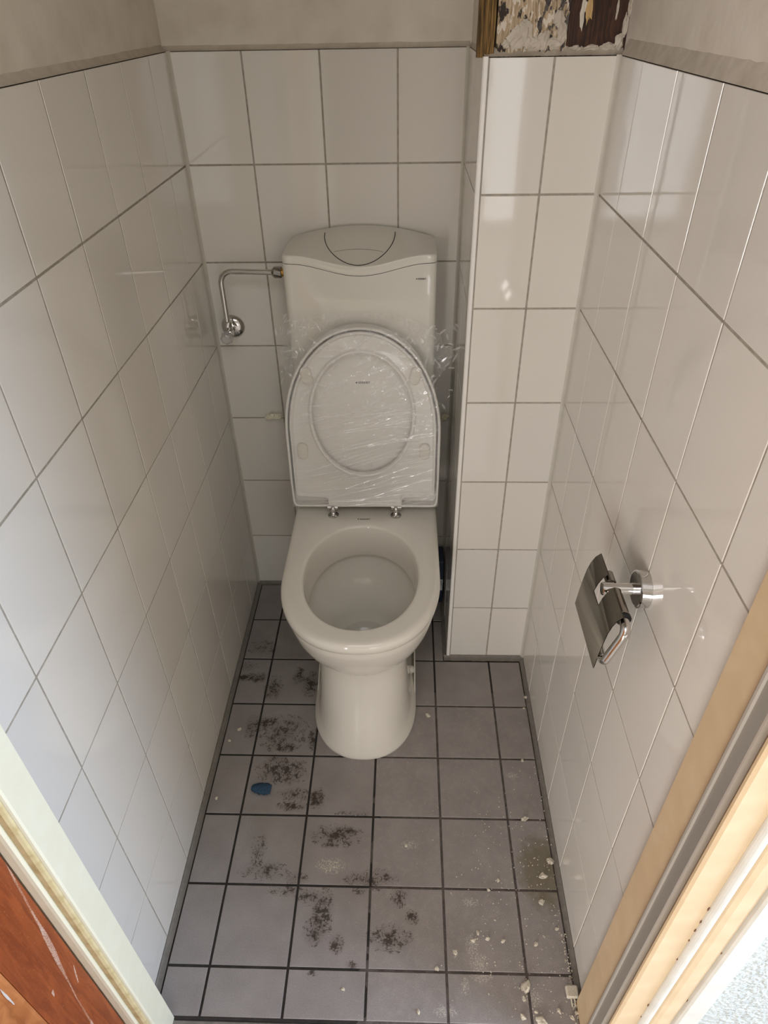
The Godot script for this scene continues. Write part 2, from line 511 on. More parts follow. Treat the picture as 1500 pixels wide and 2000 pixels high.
func casing(g: float) -> void:
	var wc := structure("wall_pipe_casing", "white tiled pipe casing in the right back corner, stripped bare above the tiles", "wall")
	put("grout_bed", box_mesh(Vector3(XE + g, -0.02, -g), Vector3(XR + g, YT - 0.002, ZC - g)), M.grout, wc)
	lay_tiles(wc, Vector3(0, 0, ZC), Vector3.RIGHT, Vector3.UP, Vector3.BACK, [XE + 0.0085, 0.279, XR - 0.004], ROWS, M.tiles)
	lay_tiles(wc, Vector3(XE, 0, 0), Vector3(0, 0, 1), Vector3.UP, Vector3.LEFT, [0.004, 0.1485, 0.293], ROWS, M.tiles)
	var st := new_st()
	post(st, [[XE - 0.001, ZC - 0.004], [XE - 0.0005, ZC + 0.0005], [XE + 0.0015, ZC + 0.0022], [XE + 0.0068, ZC + 0.0022], [XE + 0.0078, ZC + 0.0012], [XE + 0.0078, ZC - 0.001], [XE + 0.001, ZC - 0.002]], 0.006, YT)
	put("corner_bead", done(st), M.trim_white, wc)
	# bare timber above
	var y0 := YT - 0.002
	put("post", panel_mesh(Vector3(XE - 0.010, y0, 0.268), Vector3(XE + 0.016, CEIL, ZC - 0.008), 0.5), tex_mat(wood_image(96, 512, rgb(58, 43, 22), rgb(150, 118, 68), 71, 9.0, 5.0), 0.8), wc)
	put("plaster", box_mesh(Vector3(XE + 0.004, y0, -0.008), Vector3(XE + 0.016, CEIL, 0.2675)), M.plaster, wc)
	# board with glue, paper and old paint stuck to it
	var w := 288
	var h := 512
	var im := wood_image(w, h, rgb(150, 128, 100), rgb(206, 188, 160), 72, 26.0, 4.0)
	var n1 := noise(73, 0.022, 4)
	var n2 := noise(74, 0.05, 4)
	for y in h:
		for x in w:
			var a := n1.get_noise_2d(x * 1.0, y * 0.55)
			var b := n2.get_noise_2d(x * 1.0, y * 0.45)
			var c := im.get_pixel(x, y)
			if a + b * 0.5 > 0.18: c = c.lerp(rgb(62, 54, 48), clampf((a + b * 0.5 - 0.18) * 9.0, 0.0, 1.0))
			if b - a * 0.4 > 0.26: c = c.lerp(rgb(216, 206, 190), clampf((b - a * 0.4 - 0.26) * 10.0, 0.0, 1.0))
			if float(x) / w > 0.55 and a - b > 0.12: c = c.lerp(rgb(74, 72, 72), 0.8)
			im.set_pixel(x, y, c)
	put("scraped_board", panel_mesh(Vector3(XE + 0.019, y0, 0.0), Vector3(0.296, CEIL, ZC - 0.014), 0.25), tex_mat(im, 0.85), wc)
	put("dark_board", panel_mesh(Vector3(0.2975, y0, 0.0), Vector3(XR + 0.008, CEIL, ZC - 0.018), 0.35), tex_mat(wood_image(160, 512, rgb(36, 22, 15), rgb(84, 54, 36), 75, 14.0, 3.0), 0.55), wc)
	st = new_st()
	fillet(st, Vector3(XE + 0.001, y0, ZC - 0.018), Vector3(XR + 0.006, y0, ZC - 0.018), Vector3(0, 0.0015, 0.0165), Vector3(0, 0.0105, 0), 0.1, 0.7, 77, 50)
	put("mortar_edge", done(st), M.mortar, wc)
	st = new_st()
	fillet(st, Vector3(XE + 0.004, y0, ZC - 0.01), Vector3(XE + 0.004, y0, -0.006), Vector3(-0.0036, 0.0015, 0), Vector3(0, 0.009, 0), 0.1, 0.5, 78, 40)
	put("mortar_edge", done(st), M.mortar, wc)
	# blobs of old plaster along the foot of the boards, and up the right edge
	var k := 0
	for p in [[0.203, 1.419, 0.007, 0.006], [0.219, 1.428, 0.014, 0.014], [0.231, 1.436, 0.010, 0.015], [0.237, 1.421, 0.008, 0.008], [0.248, 1.420, 0.010, 0.009], [0.262, 1.424, 0.009, 0.012], [0.277, 1.420, 0.012, 0.007], [0.287, 1.434, 0.007, 0.013], [0.281, 1.450, 0.008, 0.010], [0.312, 1.413, 0.010, 0.004], [0.335, 1.413, 0.012, 0.004], [0.362, 1.415, 0.012, 0.005], [0.378, 1.421, 0.006, 0.011], [0.384, 1.441, 0.004, 0.014], [0.387, 1.468, 0.003, 0.016]]:
		st = new_st()
		lump(st, Vector3.ZERO, Vector3(p[2], p[3], 0.004), 200 + k, 0.4, 14)
		var o := put("plaster_blob", done(st), M.mortar, wc)
		o.position = Vector3(p[0], p[1], ZC - 0.0135 - (0.003 if p[0] > 0.297 else 0.0))
		k += 1
	# torn strips of paint
	for p in [[0.316, 1.463, 0.0035, 0.020, rgb(214, 206, 190)], [0.325, 1.466, 0.005, 0.018, rgb(196, 164, 112)], [0.205, 1.448, 0.006, 0.020, rgb(190, 172, 144)], [0.368, 1.462, 0.0015, 0.013, rgb(205, 196, 180)]]:
		st = new_st()
		lump(st, Vector3.ZERO, Vector3(p[2], p[3], 0.0016), 300 + k, 0.5, 12)
		var o := put("torn_strip", done(st), mat(p[4], 0.8), wc)
		o.position = Vector3(p[0], p[1], ZC - 0.0155)
		k += 1

# ------------------------------------------------------------------ floor
const FX0 := -0.42
const FX1 := 0.40
const FZ0 := -0.01
const FZ1 := 1.17
const DIRT := [[-0.359,0.271,0.037,0.023,0.35], [-0.383,0.380,0.043,0.012,0.90], [-0.349,0.380,0.023,0.017,0.70], [-0.304,0.414,0.021,0.036,0.70], [-0.241,0.371,0.014,0.031,0.70], [-0.206,0.400,0.019,0.037,0.90], [-0.338,0.538,0.018,0.033,0.60], [-0.306,0.524,0.024,0.018,0.90], [-0.258,0.554,0.055,0.047,0.55], [-0.247,0.595,0.033,0.011,1.00], [-0.182,0.569,0.012,0.029,1.00], [-0.242,0.660,0.056,0.032,0.85], [-0.208,0.748,0.031,0.011,0.90], [-0.158,0.729,0.011,0.022,1.00], [-0.201,0.720,0.039,0.015,0.60], [-0.083,0.804,0.023,0.011,1.00], [-0.100,0.815,0.051,0.023,0.65], [-0.113,0.836,0.016,0.007,0.70], [-0.006,0.907,0.037,0.019,0.60], [-0.115,0.976,0.021,0.042,0.90], [-0.130,1.010,0.020,0.022,0.75], [-0.082,1.032,0.013,0.016,1.00], [-0.149,0.945,0.028,0.015,0.60], [0.039,0.941,0.015,0.018,0.70], [0.067,0.979,0.012,0.013,1.00], [0.021,1.018,0.039,0.023,0.75], [-0.050,1.066,0.012,0.007,0.70], [-0.125,1.081,0.008,0.005,0.60], [-0.250,0.893,0.046,0.018,0.50], [-0.269,0.850,0.015,0.037,0.45], [-0.178,0.909,0.021,0.012,0.60], [-0.148,0.727,0.012,0.022,0.80], [-0.066,0.765,0.035,0.007,0.40], [-0.264,0.625,0.025,0.011,0.50], [-0.409,0.339,0.043,0.015,0.40], [-0.046,0.905,0.027,0.013,0.50], [-0.189,0.934,0.043,0.010,0.35], [-0.039,0.931,0.015,0.010,0.40]]
const POWDER := [[-0.107,0.881,0.028,0.015], [0.185,1.026,0.012,0.018], [0.195,1.057,0.016,0.014], [0.151,1.041,0.006,0.009], [0.165,1.096,0.007,0.013], [0.289,1.113,0.017,0.013], [0.186,0.948,0.015,0.008], [0.062,0.832,0.016,0.009], [0.307,0.662,0.012,0.008], [0.369,1.091,0.012,0.008], [0.127,1.137,0.019,0.009], [0.198,1.078,0.019,0.010]]

func floor_images() -> Array:
	var w := 1360
	var h := 1960
	var top := Image.create(w, h, false, Image.FORMAT_RGB8)
	var bed := Image.create(w / 2, h / 2, false, Image.FORMAT_RGB8)
	var coarse := noise(81, 0.007, 3)
	var grain := noise(82, 0.22, 2)
	var c0 := rgb(138, 131, 127)
	var c1 := rgb(160, 153, 149)
	for y in h:
		for x in w:
			var k := 0.5 + 0.40 * coarse.get_noise_2d(x, y) + 0.55 * grain.get_noise_2d(x, y)
			top.set_pixel(x, y, c0.lerp(c1, clampf(k, 0.0, 1.0)))
	# pale dust lies over the right half, in patches with a ragged outline
	var dust := noise(83, 0.02, 5)
	for y in h:
		for x in range(0, w):
			var fx := FX0 + (FX1 - FX0) * x / w
			var fz := FZ0 + (FZ1 - FZ0) * y / h
			var d := dust.get_noise_2d(x * 1.5, y * 1.5) + grain.get_noise_2d(x * 0.9 + 300, y * 0.9) * 0.7
			if fx > -0.03 + 0.1 * dust.get_noise_2d(y * 0.7, 9.0) and fz > 0.45 and d > 0.10:
				top.set_pixel(x, y, top.get_pixel(x, y).lerp(rgb(172, 164, 156), clampf((d - 0.10) * 0.8, 0.0, 0.35)))
	# brown scuffs left by shoes
	var streak := noise(84, 0.06, 4)
	var n := 0
	for b in DIRT:
		var ang := -0.55 + 0.9 * sin(n * 2.1)
		var ca := cos(ang)
		var sa := sin(ang)
		stain(top, b[0], b[1], b[2] * 1.25, b[3] * 1.25, func(x: int, y: int, q: float) -> float:
			var u: float = x * ca + y * sa
			var v: float = -x * sa + y * ca
			var line := absf(streak.get_noise_2d(u * 0.50, v * 1.15 + n * 31.0))
			var g := grain.get_noise_2d(x * 0.35, y * 0.35)
			var blot := streak.get_noise_2d(x * 0.40 + 90.0, y * 0.40)
			var reach: float = b[4] * (1.25 - q * 1.25)
			var k := clampf(1.15 - line * 7.0, 0.0, 1.0) * clampf(reach * 1.2 + blot * 1.8 - 0.02, 0.0, 1.0)
			k = maxf(k, clampf((blot + g * 0.5 + reach - 0.72) * 2.6, 0.0, 1.0))
			k = maxf(k, clampf((g + reach * 0.5 - 0.60) * 4.0, 0.0, 0.7))
			return minf(0.80, k * 0.85 + clampf(reach * 0.22, 0.0, 0.12)), rgb(50, 40, 33))
		n += 1
	# olive stain by the right wall
	stain(top, 0.343, 0.884, 0.055, 0.085, func(x: int, y: int, q: float) -> float:
		return clampf((1.0 - q) * 1.3 + 0.5 * grain.get_noise_2d(x, y) + 0.4 * coarse.get_noise_2d(x * 3.0, y * 3.0), 0.0, 0.55), rgb(104, 95, 66))
	# white plaster powder trodden into the tiles
	for b in POWDER:
		stain(top, b[0], b[1], b[2] * 1.2, b[3] * 1.2, func(x: int, y: int, q: float) -> float:
			return clampf((grain.get_noise_2d(x * 0.8, y * 0.8 + 77.0) * 1.6 + streak.get_noise_2d(x * 1.4, y * 1.4) + 0.55 - q * 0.9) * 1.4, 0.0, 0.8), rgb(196, 190, 178))
	# joints: near-black where they are clean, greyed where plaster dust has filled them
	for y in h / 2:
		for x in w / 2:
			var fx := FX0 + (FX1 - FX0) * x * 2.0 / w
			var fz := FZ0 + (FZ1 - FZ0) * y * 2.0 / h
			var d := dust.get_noise_2d(x * 2.0, y * 2.0) + grain.get_noise_2d(x * 1.0, y * 1.0) * 0.5
			var edge := -0.01 - 0.08 * dust.get_noise_2d(7.0, y * 0.8)
			var c := rgb(40, 36, 32).lerp(rgb(54, 49, 44), clampf(0.5 + d, 0.0, 1.0))
			if fx > edge and (fz > 0.42): c = rgb(78, 70, 66).lerp(rgb(104, 95, 90), clampf(0.5 + d, 0.0, 1.0))
			bed.set_pixel(x, y, c)
	return [top, bed]

func stain(im: Image, cx: float, cz: float, rx: float, rz: float, amount: Callable, c: Color) -> void:
	var sx := im.get_width() / (FX1 - FX0)
	var sz := im.get_height() / (FZ1 - FZ0)
	for y in range(maxi(0, int((cz - rz - FZ0) * sz)), mini(im.get_height(), int((cz + rz - FZ0) * sz) + 1)):
		for x in range(maxi(0, int((cx - rx - FX0) * sx)), mini(im.get_width(), int((cx + rx - FX0) * sx) + 1)):
			var q := Vector2((x / sx + FX0 - cx) / rx, (y / sz + FZ0 - cz) / rz).length()
			if q < 1.0:
				var k: float = amount.call(x, y, q)
				if k > 0.0: im.set_pixel(x, y, im.get_pixel(x, y).lerp(c, k))

func floor_uv(p: Vector3) -> Vector2:
	return Vector2((p.x - FX0) / (FX1 - FX0), (p.z - FZ0) / (FZ1 - FZ0))

func floor_piece(x0: float, x1: float, z0: float, z1: float, y0: float, y1: float, b: float) -> ArrayMesh:
	var st := new_st()
	st.set_smooth_group(-1)
	var rings := []
	for s in [[y0, 0.0], [y1 - b, 0.0], [y1, b]]:
		var i: float = s[1]
		rings.append([Vector3(x0 + i, s[0], z0 + i), Vector3(x0 + i, s[0], z1 - i), Vector3(x1 - i, s[0], z1 - i), Vector3(x1 - i, s[0], z0 + i)])
	var face := func(a: Vector3, bb: Vector3, c: Vector3, d: Vector3) -> void:
		for p in [a, bb, c, a, c, d]:
			st.set_uv(floor_uv(p))
			st.add_vertex(p)
	for r in 2:
		for k in 4:
			face.call(rings[r][k], rings[r][(k + 1) % 4], rings[r + 1][(k + 1) % 4], rings[r + 1][k])
	face.call(rings[2][0], rings[2][1], rings[2][2], rings[2][3])
	return done(st)

func make_floor() -> void:
	var fl := structure("floor", "grey ceramic floor tiles with dark joints, scuffed and dusty", "floor")
	var im := floor_images()
	var m := mat(Color.WHITE, 0.46, 0.0, 0.5)
	m.albedo_texture = ImageTexture.create_from_image(im[0])
	var mb := mat(Color.WHITE, 0.85)
	mb.albedo_texture = ImageTexture.create_from_image(im[1])
	put("joint_bed", floor_piece(XL - 0.001, XR + 0.001, -0.001, 1.16, -0.06, -0.0022, 0.0), mb, fl)
	var xs := [-0.4065, -0.3239, -0.1719, -0.0199, 0.1321, 0.2841, 0.3705]
	var zs := [0.010, 0.162, 0.314, 0.466, 0.618, 0.77, 0.922, 1.074, 1.157]
	var gap := 0.005
	for i in xs.size() - 1:
		for j in zs.size() - 1:
			var x0: float = xs[i] + gap / 2
			var x1: float = xs[i + 1] - gap / 2
			if j < 2:
				if x0 > XE: continue
				x1 = minf(x1, XE - 0.010)
			var dy := rng.randf_range(-0.0004, 0.0)
			put("floor_tile", floor_piece(x0, x1, zs[j] + gap / 2, zs[j + 1] - gap / 2, -0.0022, dy, 0.0008), m, fl)

# ------------------------------------------------------------------ hall behind the camera
func hall() -> void:
	var y1 := CEIL
	var xa := -2.6
	var zb := 4.6
	var hf := structure("floor_hall", "pale wooden hall floor outside the doorway", "floor")
	var wood := triplanar(mat(Color.WHITE, 0.45), 1.2)
	wood.albedo_texture = ImageTexture.create_from_image(wood_image(256, 256, rgb(176, 166, 150), rgb(202, 193, 178), 91, 30.0, 3.0))
	put("planks", box_mesh(Vector3(xa, -0.08, 1.205), Vector3(1.5, -0.012, zb)), wood, hf)
	var sill := structure("trim_9", "dark worn threshold strip in the doorway", "threshold")
	put("threshold", box_mesh(Vector3(XL, -0.06, 1.1605), Vector3(XR + 0.06, -0.002, 1.204), 0.002), M.floor_sealant, sill)
	var f1 := structure("wall_front_right", "white rough plastered hall wall right of the door frame", "wall")
	put("plaster", box_mesh(Vector3(0.492, -0.08, 1.116), Vector3(1.5, y1, 1.204)), M.hall_wall, f1)
	var f2 := structure("wall_front_left", "white rough plastered hall wall left of the door", "wall")
	put("plaster", box_mesh(Vector3(xa, -0.08, 1.156), Vector3(-0.472, y1, 1.204)), M.hall_wall, f2)
	var f3 := structure("wall_front_above", "plastered wall above the doorway", "wall")
	put("plaster", box_mesh(Vector3(-0.472, 2.09, 1.156), Vector3(0.492, y1, 1.204)), M.hall_wall, f3)
	var hl := structure("wall_hall_left", "plain wall at the left end of the hall", "wall")
	put("plaster", box_mesh(Vector3(xa - 0.1, -0.08, 1.1), Vector3(xa, y1, zb + 0.1)), M.hall_plain, hl)
	var hc := structure("ceiling_hall", "plain hall ceiling", "ceiling")
	var st := new_st()
	bevel_box(st, Vector3(xa - 0.1, y1, 1.205), Vector3(-0.65, y1 + 0.1, zb + 0.1))
	bevel_box(st, Vector3(0.75, y1, 1.205), Vector3(1.6, y1 + 0.1, zb + 0.1))
	bevel_box(st, Vector3(-0.65, y1, 1.205), Vector3(0.75, y1 + 0.1, 1.55))
	bevel_box(st, Vector3(-0.65, y1, 2.55), Vector3(0.75, y1 + 0.1, zb + 0.1))
	put("plaster", done(st), M.hall_plain, hc)
	var w4 := structure("window_4", "roof light in the hall ceiling", "window")
	put("pane", box_mesh(Vector3(-0.65, y1 + 0.06, 1.55), Vector3(0.75, y1 + 0.064, 2.55)), M.pane, w4)
	# right end with a glazed opening z 1.30..1.94, y 0.26..1.56
	var hr := structure("wall_hall_right", "hall end wall around a glazed opening", "wall")
	st = new_st()
	bevel_box(st, Vector3(1.5, -0.08, 1.1), Vector3(1.6, y1, 1.30))
	bevel_box(st, Vector3(1.5, -0.08, 1.94), Vector3(1.6, y1, zb + 0.1))
	bevel_box(st, Vector3(1.5, -0.08, 1.30), Vector3(1.6, 0.26, 1.94))
	bevel_box(st, Vector3(1.5, 1.56, 1.30), Vector3(1.6, y1, 1.94))
	put("plaster", done(st), M.hall_plain, hr)
	var w1 := structure("window_1", "glazed opening at the right end of the hall", "window")
	put("pane", box_mesh(Vector3(1.548, 0.26, 1.30), Vector3(1.552, 1.56, 1.94)), M.pane, w1)
	st = new_st()
	for z in [1.30, 1.91]:
		bevel_box(st, Vector3(1.53, 0.26, z), Vector3(1.57, 1.56, z + 0.03), 0.003)
	for y in [0.26, 1.53]:
		bevel_box(st, Vector3(1.53, y, 1.33), Vector3(1.57, y + 0.03, 1.91), 0.003)
	put("window_frame", done(st), M.trim_white, w1)
	# far side: two tall windows, and between them a closed door
	var hb := structure("wall_hall_back", "far wall around two tall windows, opposite the toilet door", "wall")
	st = new_st()
	for x in [[xa - 0.1, -2.40], [-0.80, -0.56], [0.34, 0.60], [1.20, 1.6]]:
		bevel_box(st, Vector3(x[0], -0.08, zb), Vector3(x[1], y1, zb + 0.1))
	for x in [[-2.40, -0.80], [0.60, 1.20]]:
		bevel_box(st, Vector3(x[0], -0.08, zb), Vector3(x[1], 0.10, zb + 0.1))
		bevel_box(st, Vector3(x[0], 1.36, zb), Vector3(x[1], y1, zb + 0.1))
	bevel_box(st, Vector3(-0.56, 2.05, zb), Vector3(0.34, y1, zb + 0.1))
	put("plaster", done(st), M.hall_plain, hb)
	var n := 2
	for x in [[-2.40, -0.80], [0.60, 1.20]]:
		var w := structure("window_%d" % n, "tall window %s of the far door" % ("left" if n == 2 else "right"), "window")
		put("pane", box_mesh(Vector3(x[0], 0.10, zb + 0.048), Vector3(x[1], 1.36, zb + 0.052)), M.pane, w)
		st = new_st()
		for e in [x[0], x[1] - 0.04]:
			bevel_box(st, Vector3(e, 0.10, zb + 0.02), Vector3(e + 0.04, 1.36, zb + 0.08), 0.003)
		for y in [0.10, 1.32]:
			bevel_box(st, Vector3(x[0] + 0.04, y, zb + 0.025), Vector3(x[1] - 0.04, y + 0.04, zb + 0.075), 0.003)
		put("window_frame", done(st), M.trim_white, w)
		n += 1
	var d2 := structure("door_2", "closed wooden door between the far windows", "door")
	put("leaf", box_mesh(Vector3(-0.558, -0.01, zb + 0.03), Vector3(0.338, 2.045, zb + 0.07), 0.003), mat(rgb(150, 132, 114), 0.5), d2)
	for y in [[0.15, 0.95], [1.10, 1.92]]:
		put("panel", box_mesh(Vector3(-0.42, y[0], zb + 0.022), Vector3(0.20, y[1], zb + 0.0295), 0.003), mat(rgb(142, 124, 106), 0.5), d2)

func door_and_frame() -> void:
	var top := 2.06
	# left jamb
	var lj := structure("trim_10", "cream painted left door jamb beside the brown door", "door frame")
	var st := new_st()
	post(st, [[-0.470, 1.1555], [-0.3715, 1.1555], [-0.370, 1.157], [-0.370, 1.197], [-0.3712, 1.1998], [-0.374, 1.2005], [-0.470, 1.2005]], -0.02, top)
	put("jamb", done(st), M.cream, lj)
	st = new_st()
	post(st, [[-0.388, 1.2008], [-0.3745, 1.2008], [-0.3755, 1.2035], [-0.379, 1.2055], [-0.384, 1.2055], [-0.388, 1.2040]], -0.02, top)
	var dm := triplanar(mat(Color.WHITE, 0.5), 6.0)
	dm.albedo_texture = noise_tex(95, 0.02, 256, [[0.0, rgb(176, 154, 104)], [0.35, rgb(208, 190, 142)], [1.0, rgb(222, 208, 164)]], 5)
	put("worn_bead", done(st), dm, lj)
	st = new_st()
	post(st, [[-0.4045, 1.2008], [-0.3882, 1.2008], [-0.3882, 1.2065], [-0.3900, 1.2088], [-0.3945, 1.2096], [-0.4045, 1.2096]], -0.02, top)
	put("edge_bead", done(st), M.cream, lj)
	# right jamb with its metal draught strip, beads and white architrave
	var rj := structure("trim_11", "tan painted right door jamb with a metal draught strip", "door frame")
	st = new_st()
	post(st, [[0.480, 1.1155], [0.3705, 1.1155], [0.369, 1.117], [0.369, 1.171], [0.376, 1.171], [0.376, 1.2015], [0.372, 1.2040], [0.372, 1.2075], [0.376, 1.2095], [0.409, 1.2095], [0.480, 1.2095]], -0.02, top)
	put("jamb", done(st), M.tan, rj)
	st = new_st()
	post(st, [[0.3755, 1.1715], [0.3665, 1.1715], [0.3655, 1.1730], [0.3655, 1.1745], [0.3630, 1.1755], [0.3620, 1.1775], [0.3630, 1.1795], [0.3655, 1.1805], [0.3655, 1.1985], [0.3665, 1.2000], [0.3755, 1.2000]], 0.0, top - 0.01)
	put("draught_strip", done(st), M.aluminium, rj)
	st = new_st()
	var bead := []
	for i in 9:
		var a := PI * i / 8.0
		bead.append([0.4165 - 0.0075 * cos(a), 1.2097 + 0.0065 * sin(a)])
	post(st, bead, -0.02, top)
	put("bead", done(st), M.off_white, rj)
	st = new_st()
	post(st, [[0.425, 1.2097], [0.427, 1.2135], [0.434, 1.2150], [0.448, 1.2150], [0.455, 1.2130], [0.456, 1.2097]], -0.02, top)
	put("moulding", done(st), M.tan, rj)
	st = new_st()
	post(st, [[0.4565, 1.2097], [0.458, 1.2160], [0.461, 1.2185], [0.488, 1.2185], [0.4915, 1.2160], [0.4915, 1.2045], [0.4565, 1.2045]], -0.02, top)
	put("architrave", done(st), M.off_white, rj)
	var hj := structure("trim_12", "cream painted head of the door frame", "door frame")
	put("head", box_mesh(Vector3(-0.470, top + 0.0005, 1.157), Vector3(0.4915, 2.0895, 1.2095), 0.002), M.cream, hj)
	# chips in the paint along the tan jamb
	for p in [[0.4085, 0.62], [0.4087, 0.585], [0.4085, 0.56], [0.4088, 0.53], [0.409, 0.47], [0.4086, 0.30], [0.4088, 0.25], [0.456, 0.50], [0.456, 0.33]]:
		st = new_st()
		lump(st, Vector3.ZERO, Vector3(0.0012, rng.randf_range(0.002, 0.005), 0.0006), 400 + int(p[1] * 100), 0.4, 8)
		var c := put("paint_chip", done(st), mat(rgb(112, 74, 48), 0.8), rj)
		c.position = Vector3(p[0], p[1], 1.2100 if p[0] < 0.43 else 1.2125)

	# the open door: brown, its inner face towards +x
	var d := structure("door_1", "brown wooden panel door standing open at left, with white scuffs", "door")
	var x1 := -0.405
	var im := wood_image(170, 1024, rgb(126, 58, 24), rgb(156, 78, 36), 97, 8.0, 4.0)
	var sp := noise(98, 0.12, 3)
	for y in 1024:
		for x in 170:
			var s := sp.get_noise_2d(x, y)
			if s > 0.42: im.set_pixel(x, y, im.get_pixel(x, y).lerp(rgb(196, 128, 86), (s - 0.42) * 2.0))
	# white paint scuffs: (z, height, half width) polylines on the stile, z from 1.21, height 0.2 .. 0.9
	for line in [[[1.211, 0.70, 0.0006], [1.215, 0.664, 0.0012], [1.221, 0.598, 0.0012], [1.2235, 0.565, 0.0016], [1.226, 0.54, 0.0036], [1.230, 0.50, 0.0040], [1.234, 0.47, 0.0028], [1.239, 0.42, 0.0008], [1.244, 0.377, 0.0007], [1.249, 0.30, 0.0016], [1.250, 0.27, 0.0008]], [[1.220, 0.425, 0.0006], [1.224, 0.41, 0.0012], [1.229, 0.39, 0.0007]], [[1.262, 0.462, 0.002], [1.264, 0.45, 0.0006]]]:
		for i in line.size() - 1:
			for k in 60:
				var f := k / 60.0
				var z := lerpf(line[i][0], line[i + 1][0], f)
				var y := lerpf(line[i][1], line[i + 1][1], f)
				var hw := lerpf(line[i][2], line[i + 1][2], f)
				var py := int((0.9 - y) / 0.7 * 1024.0)
				var px := (z - 1.211) / 0.079 * 170.0
				for q in range(int(px - hw / 0.079 * 170.0), int(px + hw / 0.079 * 170.0) + 1):
					if q >= 0 and q < 170 and py >= 0 and py < 1024 and sp.get_noise_2d(q * 2.0, py * 2.0) > -0.3:
						im.set_pixel(q, py, im.get_pixel(q, py).lerp(rgb(206, 182, 168), 0.75))
	var sm := tex_mat(im, 0.42)
	# stile with its own picture, repeated up the door
	var stile := func(z0: float, z1: float) -> ArrayMesh:
		var s2 := new_st()
		s2.set_smooth_group(-1)
		var face := func(pts: Array) -> void:
			for i in [0, 1, 2, 0, 2, 3]:
				var p: Vector3 = pts[i]
				s2.set_uv(Vector2((p.z - 1.211) / 0.079, (0.9 - p.y) / 0.7))
				s2.add_vertex(p)
		var xa := x1 - 0.038
		face.call([Vector3(x1, 0.004, z0 + 0.001), Vector3(x1, 2.05, z0 + 0.001), Vector3(x1, 2.05, z1), Vector3(x1, 0.004, z1)])
		face.call([Vector3(x1, 0.004, z0 + 0.001), Vector3(x1 - 0.001, 0.004, z0), Vector3(x1 - 0.001, 2.05, z0), Vector3(x1, 2.05, z0 + 0.001)])
		face.call([Vector3(x1 - 0.001, 0.004, z0), Vector3(xa, 0.004, z0), Vector3(xa, 2.05, z0), Vector3(x1 - 0.001, 2.05, z0)])
		face.call([Vector3(xa, 0.004, z1), Vector3(xa, 2.05, z1), Vector3(xa, 2.05, z0), Vector3(xa, 0.004, z0)])
		face.call([Vector3(x1, 0.004, z1), Vector3(x1, 2.05, z1), Vector3(xa, 2.05, z1), Vector3(xa, 0.004, z1)])
		face.call([Vector3(x1, 2.05, z0), Vector3(xa, 2.05, z0), Vector3(xa, 2.05, z1), Vector3(x1, 2.05, z1)])
		face.call([Vector3(x1, 0.004, z0), Vector3(x1, 0.004, z1), Vector3(xa, 0.004, z1), Vector3(xa, 0.004, z0)])
		return done(s2)
	put("stile", stile.call(1.211, 1.290), sm, d)
	put("stile", stile.call(1.921, 2.0), sm, d)
	var pw := triplanar(tex_mat(wood_image(256, 512, rgb(150, 86, 42), rgb(196, 128, 74), 99, 14.0, 3.0), 0.4), 2.2)
	for y in [[0.004, 0.20], [0.98, 1.10], [1.95, 2.05]]:
		put("rail", box_mesh(Vector3(x1 - 0.038, y[0], 1.2905), Vector3(x1 - 0.0004, y[1], 1.9205)), pw, d)
	for y in [[0.2005, 0.9795], [1.1005, 1.9495]]:
		put("panel", box_mesh(Vector3(x1 - 0.028, y[0], 1.2905), Vector3(x1 - 0.012, y[1], 1.9205)), pw, d)
		for z in [[1.2905, 1.302], [1.909, 1.9205]]:
			st = new_st()
			var q0: float = z[0]
			var q1: float = z[1]
			if q0 < 1.5: post(st, [[x1 - 0.0118, q0], [x1 - 0.001, q0], [x1 - 0.003, q0 + 0.004], [x1 - 0.0085, q1 - 0.003], [x1 - 0.0118, q1]], y[0], y[1])
			else: post(st, [[x1 - 0.0118, q0], [x1 - 0.0085, q0 + 0.003], [x1 - 0.003, q1 - 0.004], [x1 - 0.001, q1], [x1 - 0.0118, q1]], y[0], y[1])
			put("panel_bead", done(st), pw, d)
	for p in [[1.306, 0.600, 0.003, 0.012], [1.2985, 0.560, 0.0015, 0.020], [1.312, 0.585, 0.002, 0.004]]:
		st = new_st()
		lump(st, Vector3.ZERO, Vector3(0.0006, p[3], p[2]), 450 + int(p[1] * 100), 0.4, 10)
		var c := put("paint_splash", done(st), mat(rgb(206, 198, 190), 0.6), d)
		c.position = Vector3(x1 - (0.0118 if p[0] > 1.303 else 0.007), p[1], p[0])

# ------------------------------------------------------------------ toilet
const PN := 120
func ring(y: float, hw: float, zf: float, zb: float, zm := 0.42, nf := 2.25, nb := 9.0) -> PackedVector3Array:
	var r := PackedVector3Array()
	for k in PN:
		var a := TAU * k / PN
		var s := sin(a)
		var c := cos(a)
		var n := nf if c >= 0.0 else nb
		var dist := pow(pow(absf(s) / hw, n) + pow(absf(c) / ((zf - zm) if c >= 0.0 else (zm - zb)), n), -1.0 / n)
		r.append(Vector3(s * dist, y, zm + c * dist))
	return r

